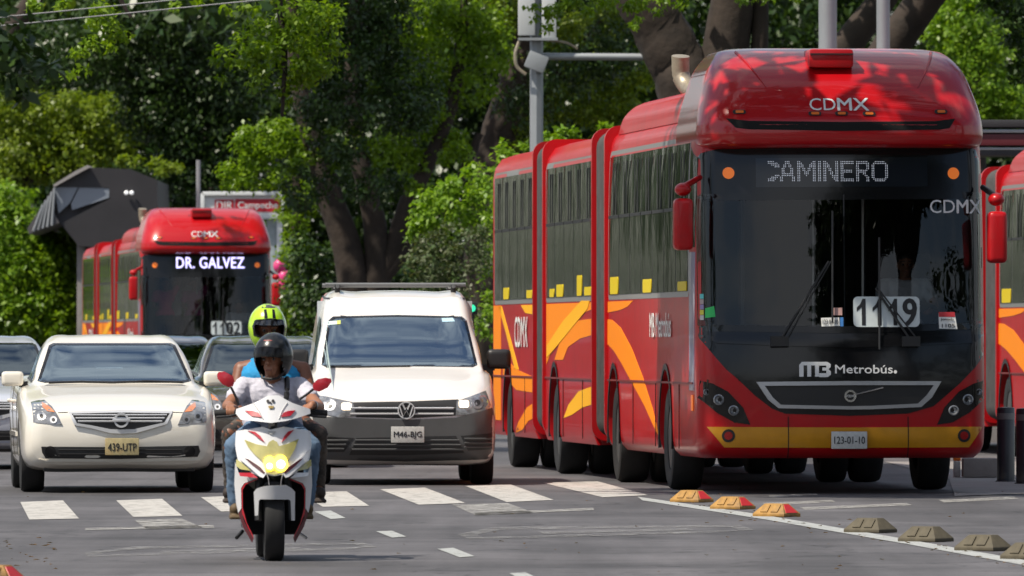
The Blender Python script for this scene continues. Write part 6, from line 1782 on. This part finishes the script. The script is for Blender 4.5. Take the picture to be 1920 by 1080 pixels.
# drivers behind the windscreens
def seated(loc, yaw, label, shirt, z, y, x, wheel_z, wheel_y, hair=None):
    J = dict(pelvis=(x, y + .12, z), chest=(x, y + .16, z + .36), neck=(x, y + .14, z + .50), head=(x, y + .10, z + .63), turn=0.0,
             shoulder_l=(x - .19, y + .15, z + .45), elbow_l=(x - .25, y - .06, z + .26), wrist_l=(x - .16, wheel_y, wheel_z),
             shoulder_r=(x + .19, y + .15, z + .45), elbow_r=(x + .25, y - .06, z + .26), wrist_r=(x + .16, wheel_y, wheel_z),
             hip_l=(x - .1, y + .1, z), knee_l=(x - .14, y - .34, z + .04), ankle_l=(x - .14, y - .45, z - .34), toe_l=(x - .14, y - .6, z - .36),
             hip_r=(x + .1, y + .1, z), knee_r=(x + .14, y - .34, z + .04), ankle_r=(x + .14, y - .45, z - .34), toe_r=(x + .14, y - .6, z - .36),
             hand_l=((.1, -1, .2), (.3, 0, -1), (-1, 0, 0), .9), hand_r=((-.1, -1, .2), (-.3, 0, -1), (1, 0, 0), .9))
    return build_person(loc, yaw, label, J, SKIN, shirt, mat('dark_trousers', (.03, .03, .04), .9), MATS['dark_shoe'], .013, .6, 'drivers behind windscreens', hair=hair)
HAIR = mat('black_hair', (.010, .008, .007), .5)
seated((bus1.location.x, bus1.location.y, 0), YAW, 'bus driver in white shirt behind the big bus windscreen', mat('driver_white', (.6, .6, .62), .8), 1.42, 1.38, .72, 1.62, 1.02, HAIR)
seated((van.location.x, van.location.y, 0), van.rotation_euler.z, 'van driver with both hands on the steering wheel', mat('driver_grey', (.25, .27, .30), .8), .78, 2.15, .36, 1.19, 1.87, HAIR)

def standing(bus, yaw, x, y, label, shirt):
    z = .95
    J = dict(pelvis=(x, y, z + .92), chest=(x, y, z + 1.26), neck=(x, y, z + 1.42), head=(x, y - .02, z + 1.55), turn=0.3,
             shoulder_l=(x - .18, y, z + 1.36), elbow_l=(x - .24, y - .08, z + 1.12), wrist_l=(x - .16, y - .24, z + 1.05),
             shoulder_r=(x + .18, y, z + 1.36), elbow_r=(x + .26, y - .05, z + 1.56), wrist_r=(x + .2, y - .05, z + 1.80),
             hip_l=(x - .09, y, z + .90), knee_l=(x - .1, y, z + .5), ankle_l=(x - .1, y, z + .1), toe_l=(x - .1, y - .14, z + .06),
             hip_r=(x + .09, y, z + .90), knee_r=(x + .1, y, z + .5), ankle_r=(x + .1, y, z + .1), toe_r=(x + .1, y - .14, z + .06))
    return build_person((bus.location.x, bus.location.y, 0), yaw, label, J, SKIN, shirt, MATS['dark_trousers'], MATS['dark_shoe'], .014, .6, 'people inside the far bus', hair=HAIR)
YB = math.atan(.088)
standing(bus2, YB, -.75, 1.3, 'passenger in pink top at the left behind the far bus windscreen', mat('pink_top', (.6, .05, .16), .8))
standing(bus2, YB, -.15, 1.7, 'passenger in magenta top in the middle behind the far bus windscreen', mat('magenta_top', (.4, .03, .2), .8))
standing(bus2, YB, -.48, 1.9, 'passenger in white top behind the far bus windscreen', mat('pale_top', (.55, .55, .55), .8))
seated((bus2.location.x, bus2.location.y, 0), YB, 'driver in pale shirt behind the far bus windscreen', MATS['driver_white'], 1.42, 1.38, .72, 1.62, 1.02, HAIR)

# a scatter of fallen leaves and grit on the road
r = np.random.default_rng(21); Q = []
for k in range(150):
    px, py = r.uniform(0, 1920), r.uniform(905, 1078)
    if k < 60: px, py = 1230 + 700 * (k / 60) + r.uniform(-30, 60), 930 + 125 * (k / 60) + r.uniform(4, 18)
    elif k < 85: px, py = r.uniform(0, 110), r.uniform(1000, 1079)
    x, y = gnd(px, py); a = r.uniform(0, 6.28); L_ = r.uniform(.02, .055); c, s_ = math.cos(a) * L_, math.sin(a) * L_
    Q.append([(x, y, .010), (x + c * .5 - s_ * .3, y + s_ * .5 + c * .3, .018), (x + c, y + s_, .012), (x + c * .5 + s_ * .3, y + s_ * .5 - c * .3, .016)])
o = link('fallen_leaves', quads_mesh(np.array(Q), 'fallen_leaves'), leaf_mat('dry_leaf', (.16, .08, .02), (.06, .05, .03), .2, .8), None, False)
tag(o, 'dry fallen leaves and grit scattered over the road', 'leaves', kind='stuff')

Y = 170
root = empty('pedestrian_signal', (wx(885, Y), Y, .16)); tag(root, 'small pedestrian signal showing green in front of the pale shrub', 'signal')
z = wz(578, Y) - .16
MB().box((0, 0, z), (.17, .12, .19)).build('housing', M['black'], root, bevel=.02)
MB().lathe([(.055, -.005), (.055, .005)], (0, -.066, z), 'y', 16).build('green_lens', mat('signal_green', (.05, .8, .45), .4, emit=.6, ecol=(.02, .9, .4)), root)
MB().tube([(0, .02, 0), (0, .02, z)], .035, 8).build('post', M['dark_metal'], root)
